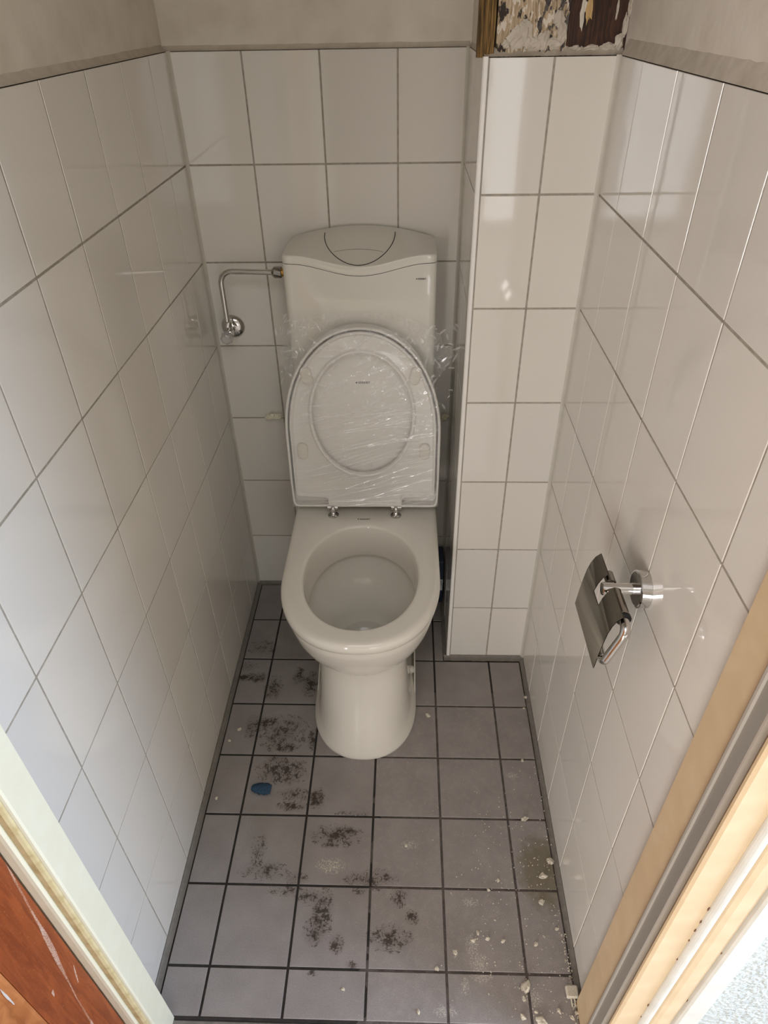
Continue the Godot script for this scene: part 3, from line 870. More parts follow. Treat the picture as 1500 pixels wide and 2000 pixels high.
func toilet_pan() -> void:
	var t := base("toilet", Vector3(XC, 0, 0))
	toilet = t
	tag(t, "white floor-standing toilet with raised seat and open bowl", "toilet")
	var rings := []
	var groups := []
	for p in [[0.0, 0.130, 0.626, 1], [0.004, 0.132, 0.629, 1], [0.012, 0.1312, 0.628, 1], [0.022, 0.1235, 0.625, 1], [0.04, 0.1170, 0.619, 1], [0.08, 0.1135, 0.601, 1], [0.12, 0.1100, 0.583, 1], [0.16, 0.108, 0.568, 1], [0.20, 0.106, 0.557, 1], [0.232, 0.1065, 0.552, 2],
			[0.2335, 0.110, 0.557, 3], [0.238, 0.1145, 0.562, 3], [0.255, 0.1265, 0.575, 3], [0.28, 0.143, 0.592, 3], [0.31, 0.158, 0.610, 3], [0.34, 0.168, 0.622, 3], [0.37, 0.174, 0.631, 3], [0.394, 0.177, 0.6365, 3], [0.3975, 0.1758, 0.635, 4],
			[0.400, 0.1790, 0.6400, 5], [0.404, 0.1812, 0.6440, 5], [0.414, 0.1822, 0.6455, 5], [0.421, 0.1815, 0.6445, 5], [0.4265, 0.1790, 0.6410, 5], [0.4293, 0.1745, 0.6350, 5], [0.430, 0.169, 0.628, 5]]:
		var zb := 0.045 if p[0] < 0.235 else 0.03
		rings.append(ring(p[0], p[1], p[2], zb, 0.42 if p[0] > 0.235 else 0.46, 2.25))
		groups.append(p[3])
	# over the top, into the bowl, under the rim and down
	for p in [[0.430, 0.1400, 0.182, 5], [0.4293, 0.1355, 0.1775, 5], [0.427, 0.1325, 0.1745, 5], [0.423, 0.1310, 0.1730, 5], [0.40, 0.1295, 0.1715, 5], [0.36, 0.1268, 0.1690, 5], [0.345, 0.1258, 0.1680, 5], [0.3395, 0.1262, 0.1684, 5], [0.3365, 0.1285, 0.1705, 6],
			[0.339, 0.150, 0.186, 7], [0.33, 0.1545, 0.184, 7], [0.30, 0.145, 0.174, 7], [0.265, 0.124, 0.152, 7], [0.235, 0.098, 0.126, 7], [0.20, 0.086, 0.108, 7], [0.16, 0.070, 0.09, 7], [0.145, 0.05, 0.064, 7], [0.14, 0.004, 0.005, 7]]:
		rings.append(ring(p[0], p[1], 0.423 + p[2], 0.423 - p[2], 0.423, 2.1, 2.1))
		groups.append(p[3])
	var st := new_st()
	loft(st, rings, true, groups, true, true)
	put("bowl", done(st), M.ceramic, t)
	# water standing in the bowl
	st = new_st()
	var r0 := ring(0.172, 0.0745, 0.423 + 0.095, 0.423 - 0.095, 0.423, 2.1, 2.1)
	var r1 := ring(0.172, 0.001, 0.424, 0.422, 0.423, 2.1, 2.1)
	loft(st, [r0, r1], true, 0)
	var wm := mat(Color(0.86, 0.88, 0.86, 0.1), 0.01)
	wm.transparency = BaseMaterial3D.TRANSPARENCY_ALPHA
	put("water", done(st), wm, t)
	# foot flange with fixing caps
	for s in [-1.0, 1.0]:
		st = new_st()
		var strip := []
		for i in 21:
			var z := lerpf(0.12, 0.478, i / 20.0)
			var hh := 0.004 + 0.042 * (1.0 - smoothstep(0.34, 0.478, z))
			strip.append(PackedVector3Array([Vector3(s * 0.1318, 0.0005, z), Vector3(s * 0.1314, hh * 0.5, z), Vector3(s * 0.1300, hh, z), Vector3(s * 0.1285, hh + 0.0008, z), Vector3(s * 0.1270, hh, z), Vector3(s * 0.1262, hh * 0.5, z), Vector3(s * 0.1260, 0.0005, z)]))
		loft(st, strip, true, 0, true, true)
		put("foot_lip", done(st), M.ceramic, t)
		st = new_st()
		lathe(st, Vector3(s * 0.119, 0.036, 0.375), Vector3(s * 0.62, 0.78, 0), [[-0.012, 0.011, 1], [0.003, 0.011, 2], [0.0065, 0.009, 2], [0.0085, 0.005, 2], [0.009, 0.0005, 2]], 20)
		put("screw_cap", done(st), M.plastic, t)
	lettering(t, Transform3D(Basis(Vector3.RIGHT, -PI / 2), Vector3(-0.0035, 0.4301, 0.2215)), 0.032)

func cistern() -> void:
	var t := base("cistern", Vector3(0.0, 0, 0))
	tag(t, "white plastic cistern with curved lid on the back wall", "cistern")
	var cx := -0.0495
	var hw := 0.1635
	var perim := []
	var rr := 0.014
	var corner := func(x: float, z: float, a0: float) -> void:
		for i in 5:
			var a := a0 + PI / 2 * i / 4.0
			perim.append(Vector2(x + rr * cos(a), z + rr * sin(a)))
	# anticlockwise in x-z: front edge (bulging a little), right side, back, left side
	corner.call(hw - rr, 0.138 - rr, 0.0)
	perim.reverse()
	perim.reverse()
	for i in 25:
		var x := lerpf((hw - rr) * 0.985, (-hw + rr) * 0.985, i / 24.0)
		perim.append(Vector2(x, 0.138 + 0.0015 * (1.0 - pow(x / hw, 2.0))))
	corner.call(-hw + rr, 0.138 - rr, PI / 2)
	for i in range(1, 6):
		perim.append(Vector2(-hw, lerpf(0.124, 0.012, i / 6.0)))
	perim.append(Vector2(-hw + 0.004, 0.008))
	for i in range(1, 16):
		perim.append(Vector2(lerpf(-hw + 0.004, hw - 0.004, i / 16.0), 0.008))
	perim.append(Vector2(hw - 0.004, 0.008))
	for i in range(1, 6):
		perim.append(Vector2(hw, lerpf(0.012, 0.124, i / 6.0)))
	var wave := func(x: float) -> float: return (cos(PI * clampf(x / (hw * 0.92), -1.0, 1.0)) + 1.0) / 2.0
	var gap_y := func(x: float, z: float) -> float: return 1.0405 - 0.0255 * wave.call(x) * smoothstep(0.05, 0.135, z)
	var top_y := func(x: float, z: float) -> float:
		var back := 1.0575 + 0.027 * (1.0 - pow(clampf(x / hw, -1.0, 1.0), 2.0))
		var front: float = 1.0575 - 0.0265 * wave.call(x)
		return lerpf(back, front, smoothstep(0.0, 0.16, z) * 0.35 + clampf((z - 0.01) / 0.135, 0.0, 1.0) * 0.65)
	var around := func(f: Callable) -> PackedVector3Array:
		var r := PackedVector3Array()
		for p in perim: r.append(f.call(p))
		return r
	var zm := 0.07
	var scaled := func(s: float, dy: float, lid: bool) -> PackedVector3Array:
		return around.call(func(p: Vector2) -> Vector3:
			var x: float = p.x * s
			var z: float = zm + (p.y - zm) * s
			return Vector3(cx + x, (top_y.call(x, z) if lid else gap_y.call(x, z)) + dy, z))
	# body
	var rings := []
	for q in [[0.665, 0.80], [0.668, 0.90], [0.676, 0.97], [0.690, 1.0], [0.85, 1.0], [0.95, 1.0]]:
		var s: float = q[1]
		var y: float = q[0]
		rings.append(around.call(func(p: Vector2) -> Vector3: return Vector3(cx + p.x * s, y, zm + (p.y - zm) * (s if p.y > 0.02 else 1.0))))
	rings.append(around.call(func(p: Vector2) -> Vector3: return Vector3(cx + p.x, gap_y.call(p.x, p.y) - 0.0022, p.y)))
	rings.append(around.call(func(p: Vector2) -> Vector3: return Vector3(cx + p.x * 0.995, gap_y.call(p.x, p.y) - 0.0010, zm + (p.y - zm) * 0.99)))
	rings.append(around.call(func(p: Vector2) -> Vector3: return Vector3(cx + p.x * 0.975, gap_y.call(p.x, p.y) - 0.0010, zm + (p.y - zm) * 0.96)))
	var st := new_st()
	loft(st, rings, true, [1, 1, 1, 1, 1, 1, 1, 2], true, true)
	put("tank", done(st), M.plastic, t)
	# dark joint under the lid
	st = new_st()
	loft(st, [around.call(func(p: Vector2) -> Vector3: return Vector3(cx + p.x * 0.990, gap_y.call(p.x, p.y) - 0.0015, zm + (p.y - zm) * 0.982)), around.call(func(p: Vector2) -> Vector3: return Vector3(cx + p.x * 0.990, gap_y.call(p.x, p.y) + 0.002, zm + (p.y - zm) * 0.982))], true, 0)
	put("seam", done(st), M.seam, t)
	# lid
	rings = [around.call(func(p: Vector2) -> Vector3: return Vector3(cx + p.x * 0.975, gap_y.call(p.x, p.y) + 0.0004, zm + (p.y - zm) * 0.96)), around.call(func(p: Vector2) -> Vector3: return Vector3(cx + p.x * 0.997, gap_y.call(p.x, p.y) + 0.0004, zm + (p.y - zm) * 0.994)), around.call(func(p: Vector2) -> Vector3: return Vector3(cx + p.x, gap_y.call(p.x, p.y) + 0.0012, p.y))]
	rings.append(around.call(func(p: Vector2) -> Vector3: return Vector3(cx + p.x, lerpf(gap_y.call(p.x, p.y), top_y.call(p.x, p.y) - 0.004, 0.5), p.y)))
	rings.append(scaled.call(1.0, -0.0045, true))
	rings.append(scaled.call(0.993, -0.0016, true))
	rings.append(scaled.call(0.98, -0.0003, true))
	for s in [0.965, 0.93, 0.86, 0.78, 0.7, 0.6, 0.5, 0.4, 0.3, 0.2, 0.1, 0.01]:
		rings.append(scaled.call(s, 0.0, true))
	st = new_st()
	var gs := []
	for i in rings.size(): gs.append(1 if i < 1 else 2)
	loft(st, rings, true, gs, true, true)
	var lid := put("lid", done(st), M.plastic, t)
	# two-part flush plate set into the lid
	var outline := func(f: float, k: float) -> Vector2:   # f 0..1 round the U, k scale
		var a := lerpf(PI, 0.0, f)
		return Vector2(-0.003 + 0.077 * k * cos(a), 0.030 + 0.104 * k * pow(sin(a), 0.9))
	st = new_st()
	var rows := []
	for k in [0.985, 0.9, 0.75, 0.6, 0.45, 0.3, 0.15, 0.01]:
		var r := PackedVector3Array()
		for i in 41:
			var q: Vector2 = outline.call(i / 40.0, k)
			r.append(Vector3(cx + q.x, top_y.call(q.x, q.y) + 0.0006, q.y))
		rows.append(r)
	loft(st, rows, false, 0)
	put("flush_plate", done(st), M.plastic, t)
	st = new_st()
	var path := []
	for i in 41:
		var q: Vector2 = outline.call(i / 40.0, 1.0)
		path.append(Vector3(cx + q.x, top_y.call(q.x, q.y) + 0.0002, q.y))
	tube(st, path, 0.00085, 6)
	path = []
	for i in 21:
		var x := lerpf(-0.055, 0.049, i / 20.0)
		var z := 0.099 - 0.013 * (1.0 - pow((x + 0.003) / 0.052, 2.0))
		path.append(Vector3(cx + x, top_y.call(x, z) + 0.0004, z))
	tube(st, path, 0.0005, 6)
	put("plate_seam", done(st), M.seam, t)
	lettering(t, Transform3D(Basis(), Vector3(0.080, 1.0085, 0.1393)), 0.021)
	# flush pipe down to the pan
	st = new_st()
	lathe(st, Vector3(XC, 0.4305, 0.075), Vector3.UP, [[0.0, 0.026, 1], [0.03, 0.026, 2], [0.031, 0.022, 3], [0.2335, 0.022, 3]], 24)
	put("flush_pipe", done(st), M.plastic, t)

# plane of the raised seat: u across, v up along it, n towards the door
var seat_frame: Transform3D
func outline_d(hw: float, v0: float, vm: float, b: float, foot: Array) -> PackedVector2Array:
	# round top from (hw, vm), straight sides, then the foot points from right to left
	var r := PackedVector2Array()
	for i in 49:
		var a := PI * i / 48.0
		r.append(Vector2(hw * signf(cos(a)) * pow(absf(cos(a)), 0.97), vm + b * pow(sin(a), 0.97)))
	for f in foot: r.append(Vector2(f[0], f[1]))
	return r

func extrude(st: SurfaceTool, pts: PackedVector2Array, n0: float, n1: float, edge := 0.0) -> void:
	var mid := Vector2.ZERO
	for p in pts: mid += p
	mid /= pts.size()
	var rings := []
	for s in [[n0, 0.0], [n1 - edge, 0.0], [n1 - edge * 0.3, edge * 0.3], [n1, edge]]:
		var r := PackedVector3Array()
		for p in pts:
			var q := p - (p - mid).normalized() * float(s[1])
			r.append(Vector3(q.x, q.y, s[0]))
		rings.append(r)
	loft(st, rings, true, [1, 2, 2], true, true)

func radial(pts: PackedVector2Array, c: Vector2, angles: Array) -> PackedVector2Array:
	var out := PackedVector2Array()
	for a in angles:
		var d := Vector2(cos(a), sin(a))
		var best := 0.0
		for i in pts.size():
			var hit = Geometry2D.segment_intersects_segment(c, c + d * 2.0, pts[i], pts[(i + 1) % pts.size()])
			if hit != null: best = maxf(best, c.distance_to(hit))
		out.append(c + d * best)
	return out

func toilet_seat() -> void:
	var th := deg_to_rad(3.65)
	seat_frame = Transform3D(Basis(Vector3.RIGHT, Vector3(0, cos(th), -sin(th)), Vector3(0, sin(th), cos(th))), Vector3(XC, 0.44, 0.205))
	var t := toilet
	var raised := Transform3D(Basis(), Vector3(-XC, 0, 0)) * seat_frame
	# lid behind: a shallow tray whose rim stands round the seat
	var out := outline_d(0.1845, 0.0, 0.215, 0.263, [[-0.1845, 0.10], [-0.183, 0.030], [-0.1815, 0.020], [-0.177, 0.0155], [-0.170, 0.0145], [-0.10, 0.0145], [0.10, 0.0145], [0.170, 0.0145], [0.177, 0.0155], [0.1815, 0.020], [0.183, 0.030], [0.1845, 0.10]])
	var c0 := Vector2(0, 0.20)
	var angles := []
	for i in 180: angles.append(TAU * i / 180.0)
	var o1 := radial(out, c0, angles)
	var rings := []
	var gs := [1, 2, 2, 2, 3, 3, 3, 4, 5]
	for s in [[-0.031, 0.004], [-0.0295, 0.0008], [-0.010, 0.0], [-0.0035, 0.0], [-0.0015, 0.0012], [-0.001, 0.0026], [-0.0012, 0.0052], [-0.0032, 0.0066], [-0.0230, 0.0070], [-0.0235, 0.0110]]:
		var r := PackedVector3Array()
		for p in o1:
			var q := p - (p - c0).normalized() * float(s[1])
			r.append(Vector3(q.x, q.y, s[0]))
		rings.append(r)
	var st := new_st()
	loft(st, rings, true, gs, true, true)
	var lid := put("seat_lid", done(st), M.seat, t)
	lid.transform = raised
	lettering(lid, Transform3D(Basis(), Vector3(0.0025, 0.3415, -0.0234)), 0.033)
	# seat ring with notches at the hinge end
	var si := outline_d(0.1738, 0.0, 0.215, 0.2523, [[-0.1738, 0.10], [-0.1735, 0.060], [-0.1725, 0.051], [-0.170, 0.0465], [-0.162, 0.0450], [-0.104, 0.0425], [-0.0965, 0.0400], [-0.0930, 0.0340], [-0.0920, 0.0190], [0.0920, 0.0190], [0.0930, 0.0340], [0.0965, 0.0400], [0.104, 0.0425], [0.162, 0.0450], [0.170, 0.0465], [0.1725, 0.051], [0.1735, 0.060], [0.1738, 0.10]])
	var hc := Vector2(-0.0005, 0.2640)
	angles = []
	for i in 160: angles.append(TAU * i / 160.0)
	for p in si:
		if p.y < 0.07: angles.append(fposmod((p - hc).angle(), TAU))
	angles.sort()
	var so := radial(si, hc, angles)
	var hole := func(k: float) -> PackedVector2Array:
		var r := PackedVector2Array()
		for a in angles:
			var d := 1.0 / sqrt(pow(cos(a) / (0.1165 + k), 2.0) + pow(sin(a) / (0.1540 + k), 2.0))
			r.append(hc + Vector2(cos(a), sin(a)) * d)
		return r
	var at_n := func(pts: PackedVector2Array, inset: float, n: float) -> PackedVector3Array:
		var r := PackedVector3Array()
		for p in pts:
			var q: Vector2 = p - (p - hc).normalized() * inset
			r.append(Vector3(q.x, q.y, n))
		return r
	rings = [at_n.call(so, 0.003, -0.0165), at_n.call(so, 0.0, -0.0135), at_n.call(so, 0.0, -0.003), at_n.call(so, 0.0012, -0.0008), at_n.call(so, 0.0030, 0.0), at_n.call(so, 0.0052, -0.0004), at_n.call(so, 0.0066, -0.0040), at_n.call(so, 0.0095, -0.0062),
		at_n.call(hole.call(0.0115), 0.0, -0.0064), at_n.call(hole.call(0.0085), 0.0, -0.0050), at_n.call(hole.call(0.0070), 0.0, -0.0008), at_n.call(hole.call(0.0048), 0.0, 0.0), at_n.call(hole.call(0.0020), 0.0, -0.0004), at_n.call(hole.call(0.0005), 0.0, -0.0022), at_n.call(hole.call(0.0), 0.0, -0.010), at_n.call(hole.call(0.002), 0.0, -0.0165), at_n.call(so, 0.003, -0.0165)]
	st = new_st()
	loft(st, rings, true, [1, 1, 2, 2, 2, 2, 2, 3, 3, 3, 3, 3, 3, 3, 3, 4])
	var seat := put("seat", done(st), M.seat, t)
	seat.transform = raised
	for p in [[-0.123, 0.366, 0.25], [0.123, 0.366, -0.25], [-0.147, 0.174, 0.0], [0.147, 0.174, 0.0]]:
		st = new_st()
		var rr := []
		for s in [[-0.0064, 1.0], [-0.0006, 1.0], [0.0008, 0.9], [0.0014, 0.7], [0.0016, 0.05]]:
			var r := PackedVector3Array()
			for k in 28:
				var a := TAU * k / 28.0
				r.append(Vector3(0.0125 * s[1] * cos(a), 0.009 * signf(sin(a)) + 0.0125 * s[1] * sin(a), s[0]))
			rr.append(r)
		loft(st, rr, true, [1, 2, 2, 2], false, true)
		var b := put("buffer_pad", done(st), M.pad, seat)
		b.transform = Transform3D(Basis(Vector3(0, 0, 1), p[2]), Vector3(p[0], p[1], 0))
	# hinges: a disc on the pan, a stem, and a pin into the seat
	for x in [-0.0820, 0.0775]:
		var hg := put("hinge", hinge_mesh(), M.chrome, t)
		hg.position = Vector3(x, 0.4303, 0.2065)
		st = new_st()
		lathe(st, Vector3(signf(x) * -0.012, 0.022, -0.006), Vector3(signf(x), 0, 0), [[0.0, 0.006, 1], [0.026, 0.006, 2]], 16)
		put("hinge_pin", done(st), M.chrome, hg)

func hinge_mesh() -> ArrayMesh:
	var st := new_st()
	lathe(st, Vector3.ZERO, Vector3.UP, [[0.0, 0.0138, 1], [0.0022, 0.0138, 2], [0.0034, 0.0125, 2], [0.0040, 0.0080, 3], [0.0050, 0.0062, 3], [0.021, 0.0058, 4], [0.027, 0.0045, 4], [0.028, 0.0005, 4]], 28)
	return done(st)

# ------------------------------------------------------------------ clear film round the seat
func film_bag() -> void:
	var nz := noise(131, 1.0, 3)
	var big := noise(132, 1.0, 2)
	var cell := FastNoiseLite.new()
	cell.seed = 133
	cell.frequency = 1.0
	cell.noise_type = FastNoiseLite.TYPE_CELLULAR
	cell.cellular_return_type = FastNoiseLite.RETURN_DISTANCE
	var nu := 170
	var nv := 330
	var edge := func(v: float) -> float:   # half width of the bag at height v
		return 0.1845 * sqrt(maxf(0.0, 1.0 - pow(maxf(0.0, v - 0.20) / 0.300, 2.0)))
	var height := func(u: float, v: float) -> float:
		# taut creases running across low down, soft crumpled folds above
		var low := 1.0 - smoothstep(0.20, 0.29, v + 0.25 * u)
		var tilt := v - u * 0.10 + 0.05 * u * sin(v * 18.0)
		var taut := 0.0016 * nz.get_noise_2d(u * 2.2, tilt * 70.0) + 0.0009 * nz.get_noise_2d(u * 4.0 + 9.0, tilt * 150.0)
		var fold := 0.0085 * cell.get_noise_2d(u * 13.0 + 0.4 * big.get_noise_2d(u * 9.0, v * 9.0), v * 19.0) + 0.0030 * cell.get_noise_2d(u * 42.0, v * 50.0) + 0.0018 * nz.get_noise_2d(u * 40.0, v * 60.0)
		return taut * low + (fold + 0.008) * (1.0 - low) * 0.8
	var rows := []
	for j in nv + 1:
		var v := lerpf(0.008, 0.502, float(j) / nv)
		var e: float = edge.call(v) + 0.004
		# loose corners beside the round end
		var flare := smoothstep(0.26, 0.37, v) * (1.0 - smoothstep(0.465, 0.502, v) * 0.5)
		var wl: float = maxf(e, lerpf(e, 0.178, flare)) + 0.012 * flare * big.get_noise_2d(v * 42.0, 3.0)
		var wr: float = maxf(e, lerpf(e, 0.210 - absf(v - 0.405) * 0.8, flare)) + 0.012 * flare * big.get_noise_2d(v * 40.0, 13.0)
		var r := PackedVector3Array()
		for i in nu + 1:
			var f := lerpf(-1.0, 1.0, float(i) / nu)
			var u := f * (wr if f > 0.0 else wl)
			var n: float = 0.0052 + maxf(-0.003, height.call(u, v))
			# away from the lid the film falls back and crumples
			var out := maxf(smoothstep(0.0, 0.02, absf(u) - e + 0.004), smoothstep(0.474, 0.490, v))
			n = lerpf(n, -0.010 + 0.016 * cell.get_noise_2d(u * 30.0, v * 34.0) + 0.008 * nz.get_noise_2d(u * 80.0, v * 70.0), out)
			# hem turned back round the lid's edge
			var hem := smoothstep(0.965, 1.0, absf(f)) * (1.0 - flare) + smoothstep(0.02, 0.008, v)
			n = lerpf(n, -0.024, clampf(hem, 0.0, 1.0))
			r.append(Vector3(u, v, n))
		rows.append(r)
	var st := new_st()
	loft(st, rows, false, 0)
	var o := base("plastic_film")
	o.transform = seat_frame
	tag(o, "crinkled clear plastic film stretched over the raised toilet seat", "plastic film")
	put("sheet", done(st), M.film, o)
	# glossy facets along the creases, each a narrow strip tipped out of the sheet
	st = new_st()
	st.set_smooth_group(-1)
	var lines := []      # from, to, half width
	for i in 84:
		var v := rng.randf_range(0.020, 0.27)
		var w: float = edge.call(v) - 0.004
		var a := rng.randf_range(-w, w * 0.6)
		var e := minf(w, a + rng.randf_range(0.06, 0.26))
		lines.append([a, v, e, v + (e - a) * rng.randf_range(0.08, 0.40), rng.randf_range(0.0004, 0.0016)])
	for i in 46:
		var v := rng.randf_range(0.27, 0.46)
		var w: float = edge.call(v) - 0.01
		var a := rng.randf_range(-w, w)
		var d := rng.randf_range(-0.3, 1.0)
		var l := rng.randf_range(0.02, 0.06)
		lines.append([a, v, a + l * cos(d), v + l * sin(d), rng.randf_range(0.0008, 0.0036)])
	# loose crumpled corners
	for i in 170:
		var p := Vector2(rng.randf_range(-0.185, -0.07), rng.randf_range(0.32, 0.495)) if i % 2 else Vector2(rng.randf_range(0.06, 0.205), rng.randf_range(0.30, 0.485))
		if absf(p.x) < float(edge.call(p.y)) - 0.004: continue
		var d := rng.randf_range(-1.0, 1.4)
		var l := rng.randf_range(0.008, 0.034)
		lines.append([p.x, p.y, p.x + l * cos(d) * 0.6, p.y + l * sin(d), rng.randf_range(0.0005, 0.0024)])
	for l in lines:
		var p := Vector2(l[0], l[1])
		var q := Vector2(l[2], l[3])
		var side := (q - p).orthogonal().normalized()
		if side.y < 0.0: side = -side
		var tip := rng.randf_range(0.18, 0.46)
		var last := []
		for k in 17:
			var f := k / 16.0
			var c := p.lerp(q, f) + side * 0.0015 * sin(f * 3.0 + p.x * 40.0)
			var w: float = l[4] * sin(PI * f) + 0.00003
			var z: float = 0.0075 + maxf(-0.003, height.call(c.x, c.y))
			if absf(c.x) > float(edge.call(c.y)) - 0.002 or c.y > 0.470: z = 0.004
			var now := [Vector3(c.x + side.x * w, c.y + side.y * w, z - tip * w), Vector3(c.x - side.x * w, c.y - side.y * w, z + tip * w)]
			if k > 0: quad(st, last[0], now[0], now[1], last[1])
			last = now
	put("crease", done(st), M.crease, o)

# ------------------------------------------------------------------ water supply
func supply_pipe() -> void:
	var t := base("supply_pipe")
	tag(t, "bent chrome water pipe with stop valve left of the cistern", "pipe")
	var x := -0.371
	var y := 0.851
	var st := new_st()
	lathe(st, Vector3(x, y, 0.0005), Vector3(0, 0, 1), [[0.0, 0.0285, 1], [0.003, 0.0282, 2], [0.007, 0.0262, 2], [0.0115, 0.021, 2], [0.0135, 0.0145, 2], [0.014, 0.0105, 2]], 40)
	put("rosette", done(st), M.chrome, t)
	st = new_st()
	lathe(st, Vector3(x, y, 0.012), Vector3(0, 0, 1), [[0.0, 0.0095, 1], [0.024, 0.0095, 2], [0.0245, 0.0115, 3], [0.046, 0.0115, 4], [0.0475, 0.0095, 5], [0.052, 0.008, 5]], 24)
	lathe(st, Vector3(x, y + 0.008, 0.047), Vector3.UP, [[0.0, 0.0098, 1], [0.010, 0.0098, 2], [0.0105, 0.0112, 3], [0.022, 0.0112, 4], [0.0245, 0.0085, 5], [0.025, 0.006, 5]], 6)
	put("stop_valve", done(st), M.chrome, t)
	# clear faceted knob
	st = new_st()
	var rings := []
	for p in [[0.064, 0.009], [0.066, 0.0135], [0.071, 0.0155], [0.078, 0.0150], [0.083, 0.0120], [0.085, 0.0090]]:
		var r := PackedVector3Array()
		for k in 16:
			var a := TAU * k / 16.0
			var q: float = p[1] * (1.0 if k % 2 == 0 else 0.90)
			r.append(Vector3(x + cos(a) * q, y + sin(a) * q, p[0]))
		rings.append(r)
	loft(st, rings, true, -1, true, true)
	var km := mat(Color(0.80, 0.79, 0.78, 0.5), 0.03, 0.0, 0.6)
	km.transparency = BaseMaterial3D.TRANSPARENCY_ALPHA
	var knob := put("knob", done(st), km, t)
	st = new_st()
	lathe(st, Vector3(x, y, 0.063), Vector3(0, 0, 1), [[0.0, 0.006, 1], [0.019, 0.006, 2]], 12)
	put("knob_core", done(st), M.chrome, knob)
	var yp := 0.9985
	st = new_st()
	tube(st, rounded_path([Vector3(x, y + 0.028, 0.047), Vector3(x, yp, 0.047), Vector3(-0.2365, yp, 0.060)], 0.030, 14), 0.0062, 18)
	put("pipe", done(st), M.chrome, t)
	st = new_st()
	lathe(st, Vector3(-0.2505, yp, 0.0585), Vector3(1, 0, 0), [[0.0, 0.0075, 1], [0.004, 0.0115, 2], [0.006, 0.0128, 3], [0.021, 0.0128, 4], [0.0225, 0.0115, 5]], 6)
	put("union_nut", done(st), M.chrome_dark, t)
	st = new_st()
	lathe(st, Vector3(-0.228, yp, 0.0585), Vector3(1, 0, 0), [[0.0, 0.009, 1], [0.004, 0.009, 2], [0.0045, 0.010, 3], [0.008, 0.010, 4], [0.0085, 0.009, 5], [0.0152, 0.009, 5]], 20)
	put("inlet_thread", done(st), M.brass, t)

# ------------------------------------------------------------------ toilet roll holder
func roll_holder() -> void:
	var t := base("toilet_roll_holder")
	tag(t, "empty chrome toilet roll holder with cover flap on right wall", "roll holder")
	var y := 0.828
	var z := 0.886
	var st := new_st()
	lathe(st, Vector3(XR - 0.0003, y, z), Vector3(-1, 0, 0), [[0.0, 0.0265, 1], [0.013, 0.0265, 2], [0.0142, 0.0255, 2], [0.0146, 0.0235, 3], [0.0146, 0.008, 3]], 48)
	put("wall_flange", done(st), M.chrome, t)
	st = new_st()
	lathe(st, Vector3(XR - 0.0150, y, z), Vector3(-1, 0, 0), [[0.0, 0.0082, 1], [0.029, 0.0082, 2], [0.0295, 0.0092, 3], [0.0445, 0.0092, 4], [0.0455, 0.0085, 5]], 28)
	put("arm", done(st), M.chrome, t)
	# bar along the wall with a sleeve, then the bent wire that carries the roll
	var bx := 0.3345
	var by := 0.830
	st = new_st()
	lathe(st, Vector3(bx, by, 0.858), Vector3(0, 0, 1), [[0.0, 0.0066, 1], [0.001, 0.0072, 2], [0.020, 0.0072, 2]], 24)
	put("bar_stub", done(st), M.chrome_dark, t)
	st = new_st()
	lathe(st, Vector3(bx, by, 0.8955), Vector3(0, 0, 1), [[0.0, 0.0096, 1], [0.045, 0.0096, 2], [0.0455, 0.009, 3]], 28)
	put("sleeve", done(st), M.chrome_dark, t)
	st = new_st()
	lathe(st, Vector3(bx, by, 0.9412), Vector3(0, 0, 1), [[0.0, 0.0085, 1], [0.0012, 0.0100, 2], [0.0055, 0.0100, 3], [0.0065, 0.0086, 4]], 24)
	put("rubber_ring", done(st), M.rubber, t)
	st = new_st()
	tube(st, rounded_path([Vector3(bx, by, 0.940), Vector3(bx - 0.001, by, 0.967), Vector3(0.3165, 0.764, 0.9630), Vector3(0.3185, 0.760, 0.850)], 0.012, 10), 0.0066, 18)
	put("wire_bar", done(st), M.chrome, t)
	# thin bent cover flap, notched round the arm
	var prof := [[0.3300, 0.8415], [0.3235, 0.8350], [0.3185, 0.8240], [0.3150, 0.8100], [0.3125, 0.7900], [0.3105, 0.7700], [0.3085, 0.7410]]
	var zs := [0.827, 0.850, 0.872, 0.900, 0.925, 0.9535]
	st = new_st()
	st.set_smooth_group(0)
	for i in prof.size() - 1:
		for j in zs.size() - 1:
			if j == 2 and i < 3: continue
			var a: Array = prof[i]
			var b: Array = prof[i + 1]
			for s in [0.0, 0.0009]:
				quad(st, Vector3(a[0] + s, a[1], zs[j]), Vector3(a[0] + s, a[1], zs[j + 1]), Vector3(b[0] + s, b[1], zs[j + 1]), Vector3(b[0] + s, b[1], zs[j]))
	put("cover_flap", done(st), M.chrome_dark, t)

